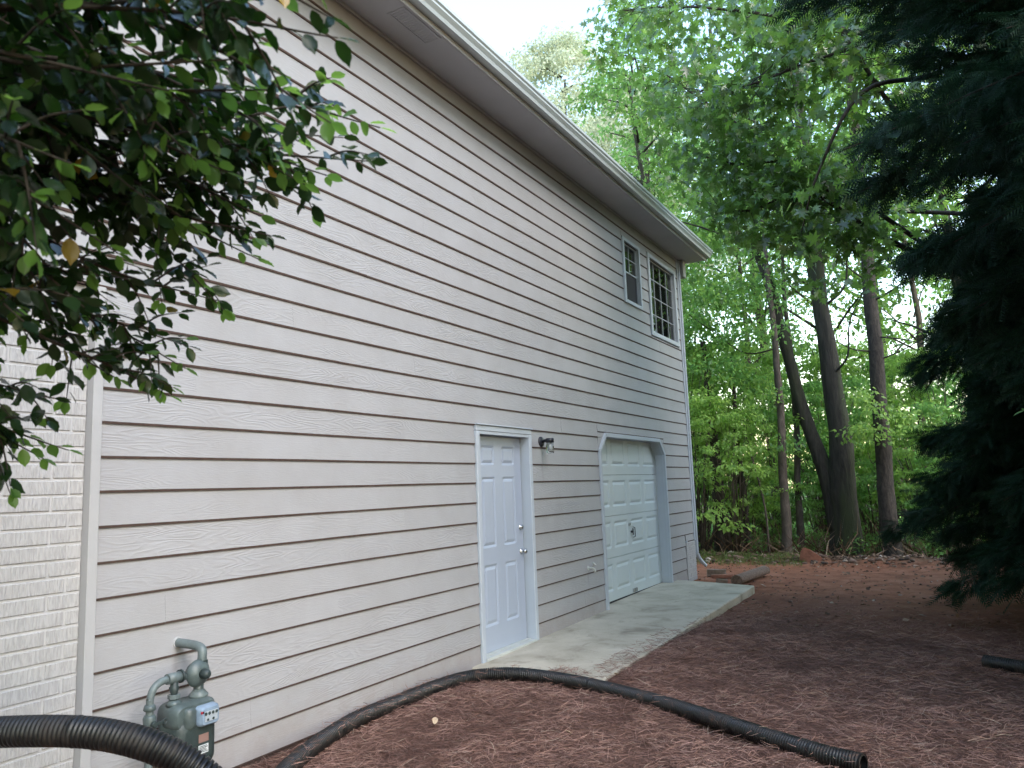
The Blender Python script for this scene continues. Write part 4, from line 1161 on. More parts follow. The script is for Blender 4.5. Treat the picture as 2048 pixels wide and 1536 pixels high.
def build_maple():
    rg = np.random.default_rng(5)
    base = (5.3, 13.2, float(gz(5.3, 13.2)))
    root, bo = tree_root('maple_tree', base, 'broad leaved maple spreading over the yard above the far end of the roof', 'maple')
    def rel_(pts): return [tuple(np.array(p) - bo) for p in pts]
    b = BM(); P = spline(rel_([(5.3, 13.2, -0.15), (5.25, 13.1, 1.5), (5.1, 12.9, 3.2), (4.9, 12.6, 5.0), (4.7, 12.4, 7.5), (4.6, 12.3, 11)]), 6)
    b.tube(P, [0.20 * (1 - i / 40) for i in range(len(P))], 12); b.build('trunk', MBARK_OAK, root)
    limbs = [([(5.05, 12.9, 3.4), (4.2, 11.6, 4.0), (3.3, 10.4, 4.4), (2.68, 10.0, 4.94), (2.2, 10.0, 5.5), (1.73, 10.0, 6.15), (1.19, 10.0, 6.72), (0.76, 10.0, 7.19)], 0.05),
             ([(2.2, 10.0, 5.5), (1.75, 10.0, 5.57), (1.30, 10.0, 5.78)], 0.022),
             ([(4.0, 11.4, 4.2), (3.02, 10.2, 4.9), (2.45, 10.0, 5.03), (1.83, 10.0, 4.93), (1.35, 10.1, 5.05)], 0.035),
             ([(4.8, 12.5, 5.8), (4.2, 10.9, 5.5), (3.66, 9.4, 5.45), (3.27, 9.0, 6.2), (2.97, 9.0, 6.9), (2.8, 9.0, 7.6)], 0.05),
             ([(3.27, 9.0, 6.2), (2.71, 9.0, 6.17), (2.13, 9.0, 6.1), (1.5, 9.2, 6.3)], 0.022),
             ([(4.7, 12.4, 7.2), (3.4, 11.5, 7.6), (2.2, 10.9, 8.0), (1.0, 10.6, 8.4), (0.1, 10.5, 8.6)], 0.05),
             ([(4.7, 12.4, 8.0), (3.0, 12.2, 8.8), (1.6, 12.0, 9.2), (0.3, 12.0, 9.3)], 0.05),
             ([(4.9, 12.7, 5.0), (3.5, 12.8, 5.4), (2.4, 12.9, 5.6), (1.2, 12.8, 5.9), (0.4, 12.6, 6.4)], 0.04),
             ([(4.6, 12.3, 9.0), (4.5, 11.0, 9.6), (3.8, 9.8, 9.8)], 0.05)]
    for pts, r0 in limbs:
        b = BM(); limb_tube(b, rel_(pts), r0, 0.006, 8); b.build('limb', MTWIG, root)
    # twigs and leaf clusters
    C = []; tw = BM()
    pn = np.cross(np.array([0.70, -4.0, 5.40]) - CAM, np.array([0.70, 13.1, 5.40]) - CAM); pn /= np.linalg.norm(pn)
    if pn[0] < 0: pn = -pn
    for pts, r0 in limbs:
        path = np.array(spline(pts, 10)); L = len(path)
        for i in range(int(L * 0.30), L):
            for q in range(2 if rg.uniform() < 0.7 else 3):
                d = rand_dirs(rg, 1)[0] * np.array([1, 1, 0.6]); e = path[i] + d * rg.uniform(0.25, 0.95) + np.array([0, 0, -0.05])
                if (e - CAM) @ pn < 0.2: continue
                tw.tube([tuple(path[i] - bo), tuple((path[i] + e) / 2 + [0, 0, 0.03] - bo), tuple(e - bo)], [0.006, 0.004, 0.002], 4)
                C.append(e)
    C = np.array(C)
    extra = np.array([(1.4, 9.6, 7.7), (1.9, 9.4, 8.2), (2.5, 9.4, 8.0), (0.6, 10.6, 7.9), (1.8, 10.3, 6.9), (2.3, 9.6, 6.9), (1.2, 10.4, 7.4), (3.2, 9.7, 7.4), (0.3, 11.2, 6.6), (0.9, 11.4, 7.1), (3.0, 9.6, 5.6), (2.7, 9.3, 5.2), (3.2, 9.1, 4.7), (2.5, 9.7, 4.4), (2.1, 10.0, 4.5)])
    fr_ = rg.uniform((0.9, 9.6, 3.9), (3.3, 11.6, 4.9), (26, 3)); fr_ = fr_[(fr_ - CAM) @ pn > 0.3]
    C = np.concatenate([C, fr_, extra, extra + rg.normal(size=extra.shape) * 0.35])
    tw.build('twigs', MTWIG, root)['kind'] = 'stuff'
    P, D, N, S = cluster_leaves(rg, C, rg.uniform(0.22, 0.42, len(C)), 14, 0.135, droop=0.6, up=0.6)
    # a nearer spray of big leaves in front of the cedar
    C2 = np.array([(3.35, 5.9, 4.25), (3.2, 6.1, 4.0), (3.05, 6.2, 3.75), (2.95, 6.3, 3.6), (3.15, 6.0, 4.3), (3.0, 6.5, 3.9), (3.3, 6.4, 3.7), (2.85, 6.6, 3.5), (3.1, 6.6, 3.3)])
    p2, d2, n2, s2 = cluster_leaves(rg, C2, np.full(len(C2), 0.20), 7, 0.115, droop=0.6, up=0.6)
    b = BM(); limb_tube(b, rel_([(4.6, 12.3, 6.6), (4.4, 9.8, 6.0), (3.9, 7.6, 5.0), (3.45, 6.3, 4.4), (3.1, 6.2, 3.8), (2.9, 6.5, 3.45)]), 0.04, 0.004, 8); b.build('limb', MTWIG, root)
    P = np.concatenate([P, p2]); D = np.concatenate([D, d2]); N = np.concatenate([N, n2]); S = np.concatenate([S, s2])
    pn = np.cross(np.array([0.70, -4.0, 5.40]) - CAM, np.array([0.70, 13.1, 5.40]) - CAM); pn /= np.linalg.norm(pn)
    if pn[0] < 0: pn = -pn
    kp = ((P - CAM) @ pn > 0.10) | (P[:, 1] > 14.5); P, D, N, S = P[kp], D[kp], N[kp], S[kp]      # the crown was cut back from the roof
    rel = P - CAM; dep = rel @ fw; px = 1024 + 1556 * (rel @ RT) / dep; py = 768 - 1556 * (rel @ UP) / dep
    vis = (px > 0) & (px < 2048) & (py > 0) & (py < 1536)
    score = np.where(vis, S / dep, 0); order = np.argsort(-score); big = order[:300]; rest = order[300:]
    T, F = LEAF_MAPLE; ums = []
    for k, mt in enumerate(ML_MAPLE_S):
        TT = T.copy(); TT[:, 2] -= (0.05 + 0.08 * k) * TT[:, 1] ** 2
        me = mesh_np('leaf', TT, F, False); me.materials.append(mt); ums.append(me)
    Rm = frames(D, N)
    for c_, i in enumerate(big):
        ob = link('leaf', ums[c_ % len(ums)], root)
        R4 = Matrix([list(Rm[i][0]) + [0], list(Rm[i][1]) + [0], list(Rm[i][2]) + [0], [0, 0, 0, 1]])
        ob.matrix_local = Matrix.Translation(Vector(P[i] - bo)) @ R4 @ Matrix.Scale(float(S[i]), 4)
    me = leaves_mesh('foliage', LEAF_MAPLE, P[rest] - bo, D[rest], N[rest], S[rest]); me.materials.append(ML_MAPLE); link('foliage', me, root)['kind'] = 'stuff'
ML_MAPLE_S = [mat_leaf('maple_leaf_tone', (0.025 * k, 0.065 * k, 0.028 * k), (0.075 * k, 0.18 * k, 0.055 * k), (0.36 * k, 0.60 * k, 0.08 * k), 0.25, 0.42, 0.9, rnd='object') for k in (0.5, 0.85, 1.3)]
build_maple()

# ------------------------------------------------------------------ cedars on the right
def conifer(name, base, height, reach_fn, label, cat, seed, nb_, z0=0.3, sprays=80, size=0.24, az=None, mat=None):
    rg = np.random.default_rng(seed)
    base = (base[0], base[1], float(gz(base[0], base[1])))
    root, bo = tree_root(name, base, label, cat, None)
    b = BM(); b.tube([(0, 0, -0.1), (0.02, 0.01, height * 0.3), (0.0, 0.03, height * 0.7), (0, 0, height)], [0.17, 0.13, 0.07, 0.01], 12); b.build('trunk', MBARK_PINE, root)
    wood = BM(); P = []; D = []; N = []; S = []
    for i in range(nb_):
        z = z0 + (height - z0 - 0.3) * (i / nb_) ** 1.0 + rg.uniform(-.1, .1)
        a = i * 2.39996 + rg.uniform(-.3, .3) if az is None else rg.uniform(*az)
        R = reach_fn(z) * rg.uniform(0.72, 1.08)
        out = np.array([math.cos(a), math.sin(a), 0.0]); dr = -0.10 * R if z < height * 0.6 else 0.15 * R
        pts = [np.array([0, 0, z]), out * R * 0.5 + [0, 0, z + 0.06 * R], out * R + [0, 0, z + dr]]
        path = np.array(spline(pts, 8)); L = len(path)
        wood.tube([tuple(p) for p in path], [0.018 * (1 - k / L) + 0.003 for k in range(L)], 5)
        n = int(sprays * (0.5 + R / 2.2))
        t = rg.uniform(0.25, 1.0, n) ** 0.75; idx = np.clip((t * (L - 1)).astype(int), 0, L - 2)
        p = path[idx]; tang = path[idx + 1] - path[idx]; tang /= np.linalg.norm(tang, axis=1)[:, None]
        side = rand_dirs(rg, n) * np.array([1, 1, 0.35])
        wdt = 0.42 * (1.08 - t)[:, None] * (0.4 + R / 2.5)
        c0 = p + side * wdt
        # each spray: a fan of narrow blades
        kk = 3
        ii = np.repeat(np.arange(n), kk)
        f = rand_dirs(rg, n * kk) * 0.55 + tang[ii] * 0.75 + side[ii] * 0.5; f[:, 2] -= 0.25
        P.append(c0[ii] + rand_dirs(rg, n * kk) * 0.07); D.append(f); nn = rand_dirs(rg, n * kk); nn[:, 2] += 0.5; N.append(nn); S.append(size * rg.uniform(0.5, 1.2, n * kk))
    wood.build('limbs', MTWIG, root)['kind'] = 'stuff'
    P = np.concatenate(P); D = np.concatenate(D); N = np.concatenate(N); S = np.concatenate(S)
    T = SPRAY
    me = leaves_mesh('foliage', T, P, D, N, S); me.materials.append(mat or ML_CEDAR); link('foliage', me, root)['kind'] = 'stuff'
    return root
conifer('cedar_tree', (5.8, 10.2), 8.2, lambda z: 2.6 if z < 2.0 else max(0.3, 2.55 * (1 - (z - 2.0) / 8.0)), 'dense dark cedar with branches down to the ground at the right edge', 'cedar', 21, 400, z0=0.50)
conifer('cedar_tree', (6.7, 6.9), 7.2, lambda z: 2.2 if z < 2.0 else (min(3.6, 2.2 + (z - 2) * 0.7) if z < 6.0 else 3.6 * max(0.1, 1 - (z - 6.0) / 1.6)), 'nearest dark cedar overhanging the upper right corner', 'cedar', 22, 340, z0=0.6, sprays=90)
conifer('cedar_tree', (7.0, 12.8), 8.0, lambda z: 2.4 if z < 3 else 2.4 * max(0.1, 1 - (z - 3) / 4.2), 'dark cedar standing behind the two nearer cedars', 'cedar', 23, 220, z0=0.4)

# broad leaved sapling whose branches reach in front of the cedars
root, bo_ = tree_root('bay_sapling', (5.0, 5.9, float(gz(5.0, 5.9))), 'sapling with long pale leaves reaching in at the right edge before the cedars', 'sapling')
b = BM(); limb_tube(b, [tuple(np.array(p) - bo_) for p in [(5.0, 5.9, -0.15), (4.98, 5.92, 1.0), (4.9, 5.9, 2.4), (4.95, 5.8, 4.2)]], 0.022, 0.006, 8); b.build('trunk', MBARK_PALE, root)
b = BM(); Cs = []
for t_ in [(4.30, 5.95, 1.86), (4.36, 6.0, 1.70), (4.42, 5.9, 1.45), (4.55, 5.9, 3.72), (4.5, 6.1, 2.2), (4.6, 5.7, 1.2)]:
    limb_tube(b, [tuple(np.array(p) - bo_) for p in [(4.93, 5.9, t_[2] - 0.15), ((4.93 + t_[0]) / 2, (5.9 + t_[1]) / 2, t_[2] + 0.04), t_]], 0.008, 0.002, 5)
    for f_ in (0.55, 0.8, 1.0): Cs.append((4.93 + (t_[0] - 4.93) * f_, 5.9 + (t_[1] - 5.9) * f_, t_[2]))
b.build('branches', MBARK_PALE, root)['kind'] = 'stuff'
rg_ = np.random.default_rng(4); P, D, N, S = cluster_leaves(rg_, np.array(Cs) - bo_, np.full(len(Cs), 0.10), 7, 0.105, droop=0.25, flat=0.5, up=0.8)
T_ = (LEAF_OVAL[0] * np.array([0.55, 1, 1]), LEAF_OVAL[1]); me = leaves_mesh('foliage', T_, P, D, N, S, True); me.materials.append(ML_MID); link('foliage', me, root)['kind'] = 'stuff'

# ------------------------------------------------------------------ woods
def trunk_obj(root, bo, pts, rads, mat, name='trunk', n=16, flare=0.0, seed=0):
    P = np.array(spline([np.array(p) - bo for p in pts], 7)); k = len(P)
    R = np.interp(np.linspace(0, 1, k), np.linspace(0, 1, len(rads)), rads)
    b = BM(); b.tube([tuple(p) for p in P], list(R), n, caps=True)
    rr = random.Random(seed)
    if flare:
        vs = b.v
        for i in range(len(vs)):
            x, y, z = vs[i]
            hgt = z + 0.15
            if hgt < 1.2:
                ring = i // n; a = 2 * PI * (i % n) / n
                f = 1 + flare * math.exp(-hgt / 0.28) * (1.0 + 0.55 * math.sin(3 * a + 1) + 0.35 * math.sin(5 * a))
                c = P[min(ring, k - 1)]
                vs[i] = (c[0] + (x - c[0]) * f, c[1] + (y - c[1]) * f, z)
    for i in range(len(b.v)):
        x, y, z = b.v[i]; s_ = 0.012 * math.sin(z * 3.1 + seed) + rr.uniform(-.006, .006)
        b.v[i] = (x + s_, y + rr.uniform(-.006, .006), z)
    return b.build(name, mat, root)

def crown_obj(root, rg, C, Rr, n_each, size, mat, tmpl=LEAF_DIAMOND, name='crown', **kw):
    P, D, N, S = cluster_leaves(rg, np.asarray(C, float), np.asarray(Rr, float), n_each, size, **kw)
    me = leaves_mesh(name, tmpl, P, D, N, S); me.materials.append(mat)
    o = link(name, me, root); o['kind'] = 'stuff'; return o

rgW = np.random.default_rng(77)
# the double oak
bo_z = float(gz(1.78, 17.2))
root, bo = tree_root('oak_tree', (1.78, 17.2, bo_z), 'big dark oak forking low into two stems behind the soil bank', 'oak')
trunk_obj(root, bo, [(1.78, 17.25, -0.25), (1.78, 17.25, 0.5), (1.80, 17.25, 1.4), (1.83, 17.3, 2.53), (1.74, 17.3, 4.11), (1.69, 17.3, 5.19), (1.65, 17.3, 7.4), (1.6, 17.3, 10.5), (1.5, 17.2, 13)], [0.31, 0.29, 0.265, 0.215, 0.18, 0.155, 0.13, 0.10, 0.05], MBARK_OAK, 'trunk', 20, 0.38, 1)
trunk_obj(root, bo, [(1.66, 17.22, 0.4), (1.56, 17.25, 1.2), (1.26, 17.3, 2.46), (1.08, 17.3, 3.25), (0.92, 17.3, 4.21), (0.73, 17.3, 5.45), (0.49, 17.3, 6.51), (0.29, 17.3, 7.47), (0.0, 17.3, 9.5), (-0.2, 17.3, 12)], [0.20, 0.17, 0.140, 0.130, 0.12, 0.115, 0.105, 0.10, 0.07, 0.04], MBARK_OAK, 'leaning_stem', 16, 0, 2)
for pts, r0 in [([(1.70, 17.3, 5.0), (2.2, 17.2, 5.4), (2.35, 17.1, 6.2), (2.8, 17.0, 7.0)], 0.035), ([(1.85, 17.2, 3.6), (2.15, 17.0, 3.9), (2.25, 17, 4.6), (2.6, 16.9, 5.2)], 0.03), ([(1.65, 17.3, 7.0), (2.6, 17.0, 8.0), (3.6, 16.8, 8.6)], 0.06),
                ([(1.6, 17.3, 8.0), (1.0, 16.2, 8.8), (0.2, 15.4, 9.2)], 0.06), ([(0.5, 17.3, 6.4), (-0.4, 16.8, 7.0), (-1.4, 16.4, 7.4)], 0.045), ([(0.9, 17.3, 4.3), (0.2, 16.8, 4.15), (-0.35, 16.4, 4.6), (-0.9, 16.2, 5.1)], 0.022)]:
    b = BM(); limb_tube(b, [tuple(np.array(p) - bo) for p in pts], r0, 0.008, 8); b.build('limb', MBARK_OAK, root)
C = np.concatenate([rgW.uniform((-2.2, 15.5, 7.2), (4.6, 19.5, 13.5), (95, 3)), rgW.uniform((-1.6, 15.6, 4.4), (0.4, 17.6, 7.4), (22, 3)), rgW.uniform((0.9, 15.6, 6.3), (3.6, 17.4, 8.0), (14, 3))])
crown_obj(root, rgW, C - bo, rgW.uniform(0.4, 0.8, len(C)), 130, 0.13, ML_OAK, up=0.8)

def simple_tree(name, label, cat, group, pts, rads, mat, C, Rr, n_each, size, lmat, seed=0, limbs=(), flare=0.2, **kw):
    p0 = pts[0]; z = float(gz(p0[0], p0[1]))
    root, bo = tree_root(name, (p0[0], p0[1], z), label, cat, group)
    trunk_obj(root, bo, [(p0[0], p0[1], z - 0.2)] + list(pts[1:]), rads, mat, 'trunk', 12, flare, seed)
    for lp, r0 in limbs:
        b = BM(); limb_tube(b, [tuple(np.array(p) - bo) for p in lp], r0, 0.006, 6); b.build('limb', mat, root)
    rg = np.random.default_rng(seed + 100)
    if len(C): crown_obj(root, rg, np.asarray(C) - bo, Rr, n_each, size, lmat, **kw)
    return root
rg = np.random.default_rng(9)
C = np.concatenate([rg.uniform((-0.4, 15.9, 4.2), (1.6, 17.6, 9), (26, 3)), np.array([(0.95, 16.5, 2.2), (0.6, 16.6, 3.2)])])
simple_tree('slim_tree', 'slender pale trunk left of the double oak, the thicker of two', 'tree', None, [(0.72, 16.6, 0), (0.76, 16.7, 1.5), (0.77, 16.8, 2.57), (0.80, 16.8, 3.62), (0.75, 16.8, 6), (0.7, 16.8, 9)], [0.105, 0.088, 0.08, 0.072, 0.05, 0.02], MBARK_PALE, C, rg.uniform(.3, .55, len(C)), 90, 0.10, ML_MID, 31)
C = np.concatenate([rg.uniform((0.5, 17.2, 4.0), (2.0, 18.5, 8), (14, 3)), np.array([(1.02, 17.35, 2.0), (0.98, 17.3, 1.3), (1.05, 17.3, 2.7)])])
rr_ = np.concatenate([rg.uniform(.3, .5, 14), [0.16, 0.14, 0.2]])
simple_tree('slim_tree', 'thinner slender trunk with vine leaves, nearest the double oak', 'tree', None, [(0.86, 17.4, 0), (0.91, 17.45, 1.5), (0.98, 17.5, 3.14), (0.95, 17.5, 5.5), (1.0, 17.5, 8)], [0.085, 0.068, 0.06, 0.045, 0.02], MBARK_PALE, C, rr_, 60, 0.09, ML_BRIGHT, 32)
C = np.concatenate([rg.uniform((1.8, 15.8, 6.2), (4.6, 18, 11), (30, 3)), rg.uniform((2.2, 15.9, 2.2), (3.3, 16.6, 3.1), (9, 3))])
simple_tree('tall_tree', 'straight dark trunk right of the double oak with bare snag branches', 'tree', None, [(2.64, 16.7, 0), (2.63, 16.8, 1.47), (2.67, 16.8, 2.93), (2.68, 16.8, 3.93), (2.69, 16.8, 4.94), (2.7, 16.8, 8), (2.7, 16.8, 11)],
            [0.175, 0.155, 0.145, 0.14, 0.13, 0.10, 0.05], MBARK_PINE, C, rg.uniform(.25, .5, len(C)), 70, 0.10, ML_BRIGHT, 33,
            limbs=[([(2.69, 16.8, 4.9), (3.2, 16.6, 5.1), (3.9, 16.4, 5.6)], .03), ([(2.67, 16.8, 3.9), (2.3, 16.5, 3.95), (1.95, 16.4, 4.2)], .022), ([(2.68, 16.8, 4.2), (3.3, 16.5, 4.0), (3.9, 16.4, 3.7)], .02),
                   ([(2.68, 16.8, 3.7), (3.3, 16.6, 3.9), (4.0, 16.5, 4.3)], .018), ([(2.64, 16.8, 2.0), (2.45, 16.7, 1.7), (2.38, 16.6, 1.95)], .016), ([(2.69, 16.8, 5.3), (2.3, 16.5, 5.7), (2.1, 16.3, 6.4)], .022)])
# low broken trunks by the house corner
simple_tree('short_trunk', 'thick brown trunk in brush just beyond the house corner', 'tree', None, [(-0.55, 16.6, 0), (-0.58, 16.6, 0.8), (-0.6, 16.6, 2.4), (-0.7, 16.7, 4.5)], [0.17, 0.13, 0.11, 0.06], MBARK_PINE,
            rg.uniform((-1.8, 15.9, 3.2), (0.2, 17.6, 6.2), (26, 3)), rg.uniform(.3, .6, 26), 90, 0.11, ML_MID, 34)
simple_tree('short_trunk', 'thin brown trunk in brush second from the house corner', 'tree', None, [(-0.12, 17.0, 0), (-0.14, 17.0, 0.8), (-0.2, 17.0, 2.4), (-0.2, 17.1, 4.2)], [0.10, 0.08, 0.06, 0.03], MBARK_PINE,
            rg.uniform((-1.0, 16.5, 2.6), (0.6, 17.9, 4.8), (14, 3)), rg.uniform(.3, .5, 14), 80, 0.11, ML_BRIGHT, 35)
simple_tree('sapling', 'crooked bare sapling stem between house corner and slim trunks', 'sapling', None, [(0.42, 16.5, 0), (0.38, 16.5, 0.8), (0.25, 16.5, 1.7), (0.1, 16.4, 2.6)], [0.022, 0.02, 0.016, 0.008], MBARK_PALE,
            rg.uniform((-0.2, 16.1, 1.8), (0.5, 16.7, 2.9), (7, 3)), rg.uniform(.15, .25, 7), 30, 0.09, ML_BRIGHT, 36)

# understorey bushes: a few shared kinds, each bush its own object with its own stems
def bush_mesh(seed, h, r, mat, nC, n_each, size, low=0.15):
    rg = np.random.default_rng(seed)
    # shelves of leaves at the ends of arching stems
    a = rg.uniform(0, 2 * PI, nC); rr = r * rg.uniform(0.15, 1.0, nC) ** 0.6; z = h * (low + (1 - low) * rg.uniform(0, 1, nC) ** 0.8)
    rr *= np.clip(1.25 - (z / h - 0.35) ** 2 * 1.6, 0.25, 1)
    C = np.stack([rr * np.cos(a), rr * np.sin(a), z], 1)
    P, D, N, S = cluster_leaves(rg, C, rg.uniform(0.22, 0.42, nC), n_each, size, droop=0.6, flat=0.35, up=1.1)
    me = leaves_mesh('foliage', LEAF_DIAMOND, P, D, N, S); me.materials.append(mat)
    b = BM()
    for i in range(min(nC, 26)):
        c = C[i]; b.tube([(0.1 * math.cos(a[i]), 0.1 * math.sin(a[i]), -0.1), (c[0] * .45, c[1] * .45, c[2] * .62), tuple(c)], [0.018, 0.012, 0.005], 5)
    ob = b.build('stems', MBARK_PALE); ms = ob.data; bpy.data.objects.remove(ob)
    return me, ms
kinds = [bush_mesh(1, 3.4, 1.5, ML_BRIGHT, 60, 75, 0.11), bush_mesh(2, 4.2, 1.6, ML_MID, 75, 75, 0.115), bush_mesh(3, 2.2, 1.2, ML_MID, 40, 80, 0.085, 0.05), bush_mesh(4, 5.0, 1.7, ML_BRIGHT, 80, 70, 0.12, 0.3), bush_mesh(5, 1.3, 1.0, ML_MID, 30, 80, 0.07, 0.02)]
bushes = [  # x, y, kind, scale, rot
    (-0.95, 16.35, 0, 0.95, 0.5, 'nearest bright bush at the house corner in front of the short trunks'), (-0.25, 16.45, 3, 0.62, 1.9, 'bright leafy sapling bush before the crooked bare stem'), (-1.5, 17.0, 3, 0.95, 2.6, 'tall bright bush tucked against the house end'),
    (-1.3, 17.8, 0, 1.0, 0.3, 'leafy light green bush against the house corner'), (-0.75, 18.5, 3, 0.9, 1.2, 'tall light green sapling bush behind the house corner'),
    (-0.25, 17.7, 0, 0.62, 2.2, 'bright arching bush right beside the house corner'), (0.15, 19.3, 1, 0.95, 0.5, 'mid green bush seen between corner and slim trunks'),
    (0.25, 18.0, 2, 0.72, 0.9, 'low green bush left of the slim trunks'), (1.25, 19.6, 1, 0.9, 1.9, 'green bush filling behind the slim trunks'), (1.3, 18.6, 2, 0.75, 2.4, 'low dark bush between slim trunks and oak'),
    (2.2, 18.8, 2, 0.9, 0.1, 'low bush just right of the oak base'), (2.3, 20.4, 0, 1.0, 2.8, 'light bush between oak and straight dark trunk'), (3.2, 18.6, 0, 0.85, 1.1, 'yellow green bush right of the straight dark trunk'),
    (3.7, 20.2, 3, 0.9, 0.7, 'tall pale bush between dark trunk and cedar'), (4.4, 18.2, 1, 0.85, 2.5, 'green bush at the edge of the cedar'), (3.6, 17.3, 4, 1.0, 0.4, 'small bush at the foot of the bank near the cedar'),
    (-2.1, 18.9, 1, 1.0, 1.7, 'green bush hidden mostly behind the house end'), (0.7, 21.5, 3, 1.0, 2.0, 'tall light bush deeper in the woods behind slim trunks'), (5.4, 19.8, 1, 1.0, 0.2, 'green bush deep behind the cedar'),
    (2.9, 22.5, 1, 1.1, 1.4, 'mid green bush deep between oak and cedar'), (1.7, 23.5, 3, 1.05, 3.0, 'tall light bush deep behind the oak'), (-1.6, 21.5, 3, 1.1, 0.9, 'tall light bush deep beyond the house corner')]
for (x, y, k, s, r_, lab) in bushes:
    z = float(gz(x, y)); root = empty('understorey_bush', (x, y, z)); root.rotation_euler = (0, 0, r_); root.scale = (s, s, s)
    tag(root, lab, 'bush', 'understorey bushes at the edge of the woods')
    link('foliage', kinds[k][0], root)['kind'] = 'stuff'; link('stems', kinds[k][1], root)

# deeper woodland trees: tall trunks, crowns shared between copies
def wood_tree_mesh(seed, h, r, mat, nC, n_each, size, z0, barkmat, tr):
    rg = np.random.default_rng(seed)
    a = rg.uniform(0, 2 * PI, nC); t = rg.uniform(0, 1, nC); z = z0 + (h - z0) * t
    prof = np.sin(np.clip(t * 0.85 + 0.15, 0, 1) * PI) ** 0.6
    rr = r * rg.uniform(0.1, 1, nC) ** 0.55 * prof
    C = np.stack([rr * np.cos(a), rr * np.sin(a), z], 1)
    P, D, N, S = cluster_leaves(rg, C, rg.uniform(0.45, 0.95, nC), n_each, size, droop=0.5, flat=0.5, up=0.8)
    me = leaves_mesh('crown', LEAF_DIAMOND, P, D, N, S); me.materials.append(mat)
    b = BM(); k = 9
    pts = [(0.15 * math.sin(i * 1.3 + seed), 0.1 * math.cos(i + seed), -0.2 + h * 0.93 * i / (k - 1)) for i in range(k)]
    b.tube(pts, [tr * (1 - 0.85 * i / (k - 1)) for i in range(k)], 10)
    for i in range(min(24, nC)):
        c = C[i]; z_ = max(z0 * 0.6, c[2] - 0.6 * rr[i]); b.tube([(0, 0, z_), (c[0] * .5, c[1] * .5, (z_ + c[2]) / 2 + .1), tuple(c)], [tr * 0.25, tr * 0.15, 0.01], 5)
    ob = b.build('trunk_', barkmat); mt = ob.data; mt.name = 'trunk'; bpy.data.objects.remove(ob)
    return me, mt
tk = [wood_tree_mesh(1, 15, 3.2, ML_OAK, 62, 80, 0.17, 5.0, MBARK_OAK, 0.18), wood_tree_mesh(2, 18, 3.6, ML_MID, 66, 80, 0.18, 7.0, MBARK_PINE, 0.22), wood_tree_mesh(3, 12, 2.6, ML_BRIGHT, 50, 80, 0.15, 3.2, MBARK_PALE, 0.12),
      wood_tree_mesh(4, 18.5, 4.4, ML_WASHED, 230, 150, 0.15, 8.0, MBARK_OAK, 0.25)]
trees = [(-2.6, 18.8, 0, 0.9, 0.2, 'woodland tree close behind the far house end'), (-0.6, 20.5, 2, 1.0, 1.0, 'light leaved tree between house end and slim trunks'), (1.0, 22.0, 0, 1.0, 2.0, 'dark leaved tree behind the slim trunks'),
         (3.3, 22.3, 2, 1.05, 0.4, 'light leaved tree behind the straight dark trunk'), (4.25, 19.0, 0, 0.95, 2.8, 'tree trunk glimpsed through the edge of the cedar'), (5.6, 23.0, 1, 1.0, 0.6, 'tall tree deep behind the cedar'),
         (-3.8, 23.0, 1, 0.95, 1.6, 'tall tree rising behind the gutter line'), (-1.2, 26.0, 1, 1.0, 2.4, 'tall thin tree deep beyond the house corner'), (2.2, 27.0, 0, 1.15, 1.2, 'dark tree deep behind the oak'),
         (7.5, 27.0, 0, 1.1, 0.1, 'dark tree far back at the right edge'),
         (-5.6, 27.5, 0, 1.0, 1.9, 'dark tree partly hidden by the roof'), 
         ]
for (x, y, k, s, r_, lab) in trees:
    z = float(gz(x, y)); root = empty('woodland_tree', (x, y, z)); root.rotation_euler = (0, 0, r_); root.scale = (s, s, s)
    tag(root, lab, 'tree', 'trees of the woods behind the house')
    link('crown', tk[k][0], root)['kind'] = 'stuff'; link('trunk', tk[k][1], root)
for (x, y, s, r_, lab) in [(-9.6, 29.5, 1.15, 0.5, 'pale feathery tall tree rising over the roof against the white sky'), (-7.0, 32.0, 1.05, 2.0, 'pale tree right behind the feathery one over the roof')]:
    z = float(gz(x, y)); root = empty('pale_tree', (x, y, z)); root.rotation_euler = (0, 0, r_); root.scale = (s, s, s)
    tag(root, lab, 'tree'); link('crown', tk[3][0], root)['kind'] = 'stuff'; link('trunk', tk[3][1], root)

# unseen woods added right of and behind the camera to block sky light
rg = np.random.default_rng(66)
n = 760
an = rg.uniform(-2.4, 0.55, n); an = np.where(np.abs(an + 0.37) < 0.30, an + 0.95 * np.sign(an + 0.37), an); rad = rg.uniform(10.5, 16.5, n)  # gap left in the added woods to let the sun through
C = np.stack([3.8 + rad * np.cos(an), 1.0 + rad * np.sin(an), 14.0 * rg.uniform(0.0, 1, n) ** 0.8], 1)
P, D, N, S = cluster_leaves(rg, C, rg.uniform(0.8, 1.5, n), 60, 0.32, flat=0.8)
me = leaves_mesh('sky_blocking_woods', LEAF_DIAMOND, P, D, N, S); me.materials.append(ML_MID); o = link('sky_blocking_woods', me); tag(o, 'unseen green woods added round the right of the yard to block sky light', 'woods', None, 'stuff')
b = BM()
for i in range(0, n, 22):
    b.tube([(C[i, 0], C[i, 1], -0.3), (C[i, 0] + .2, C[i, 1], 6), (C[i, 0], C[i, 1] + .2, 13)], [0.2, 0.15, 0.04], 8)
b.build('sky_blocking_trunks', MBARK_PINE, o)['kind'] = 'stuff'
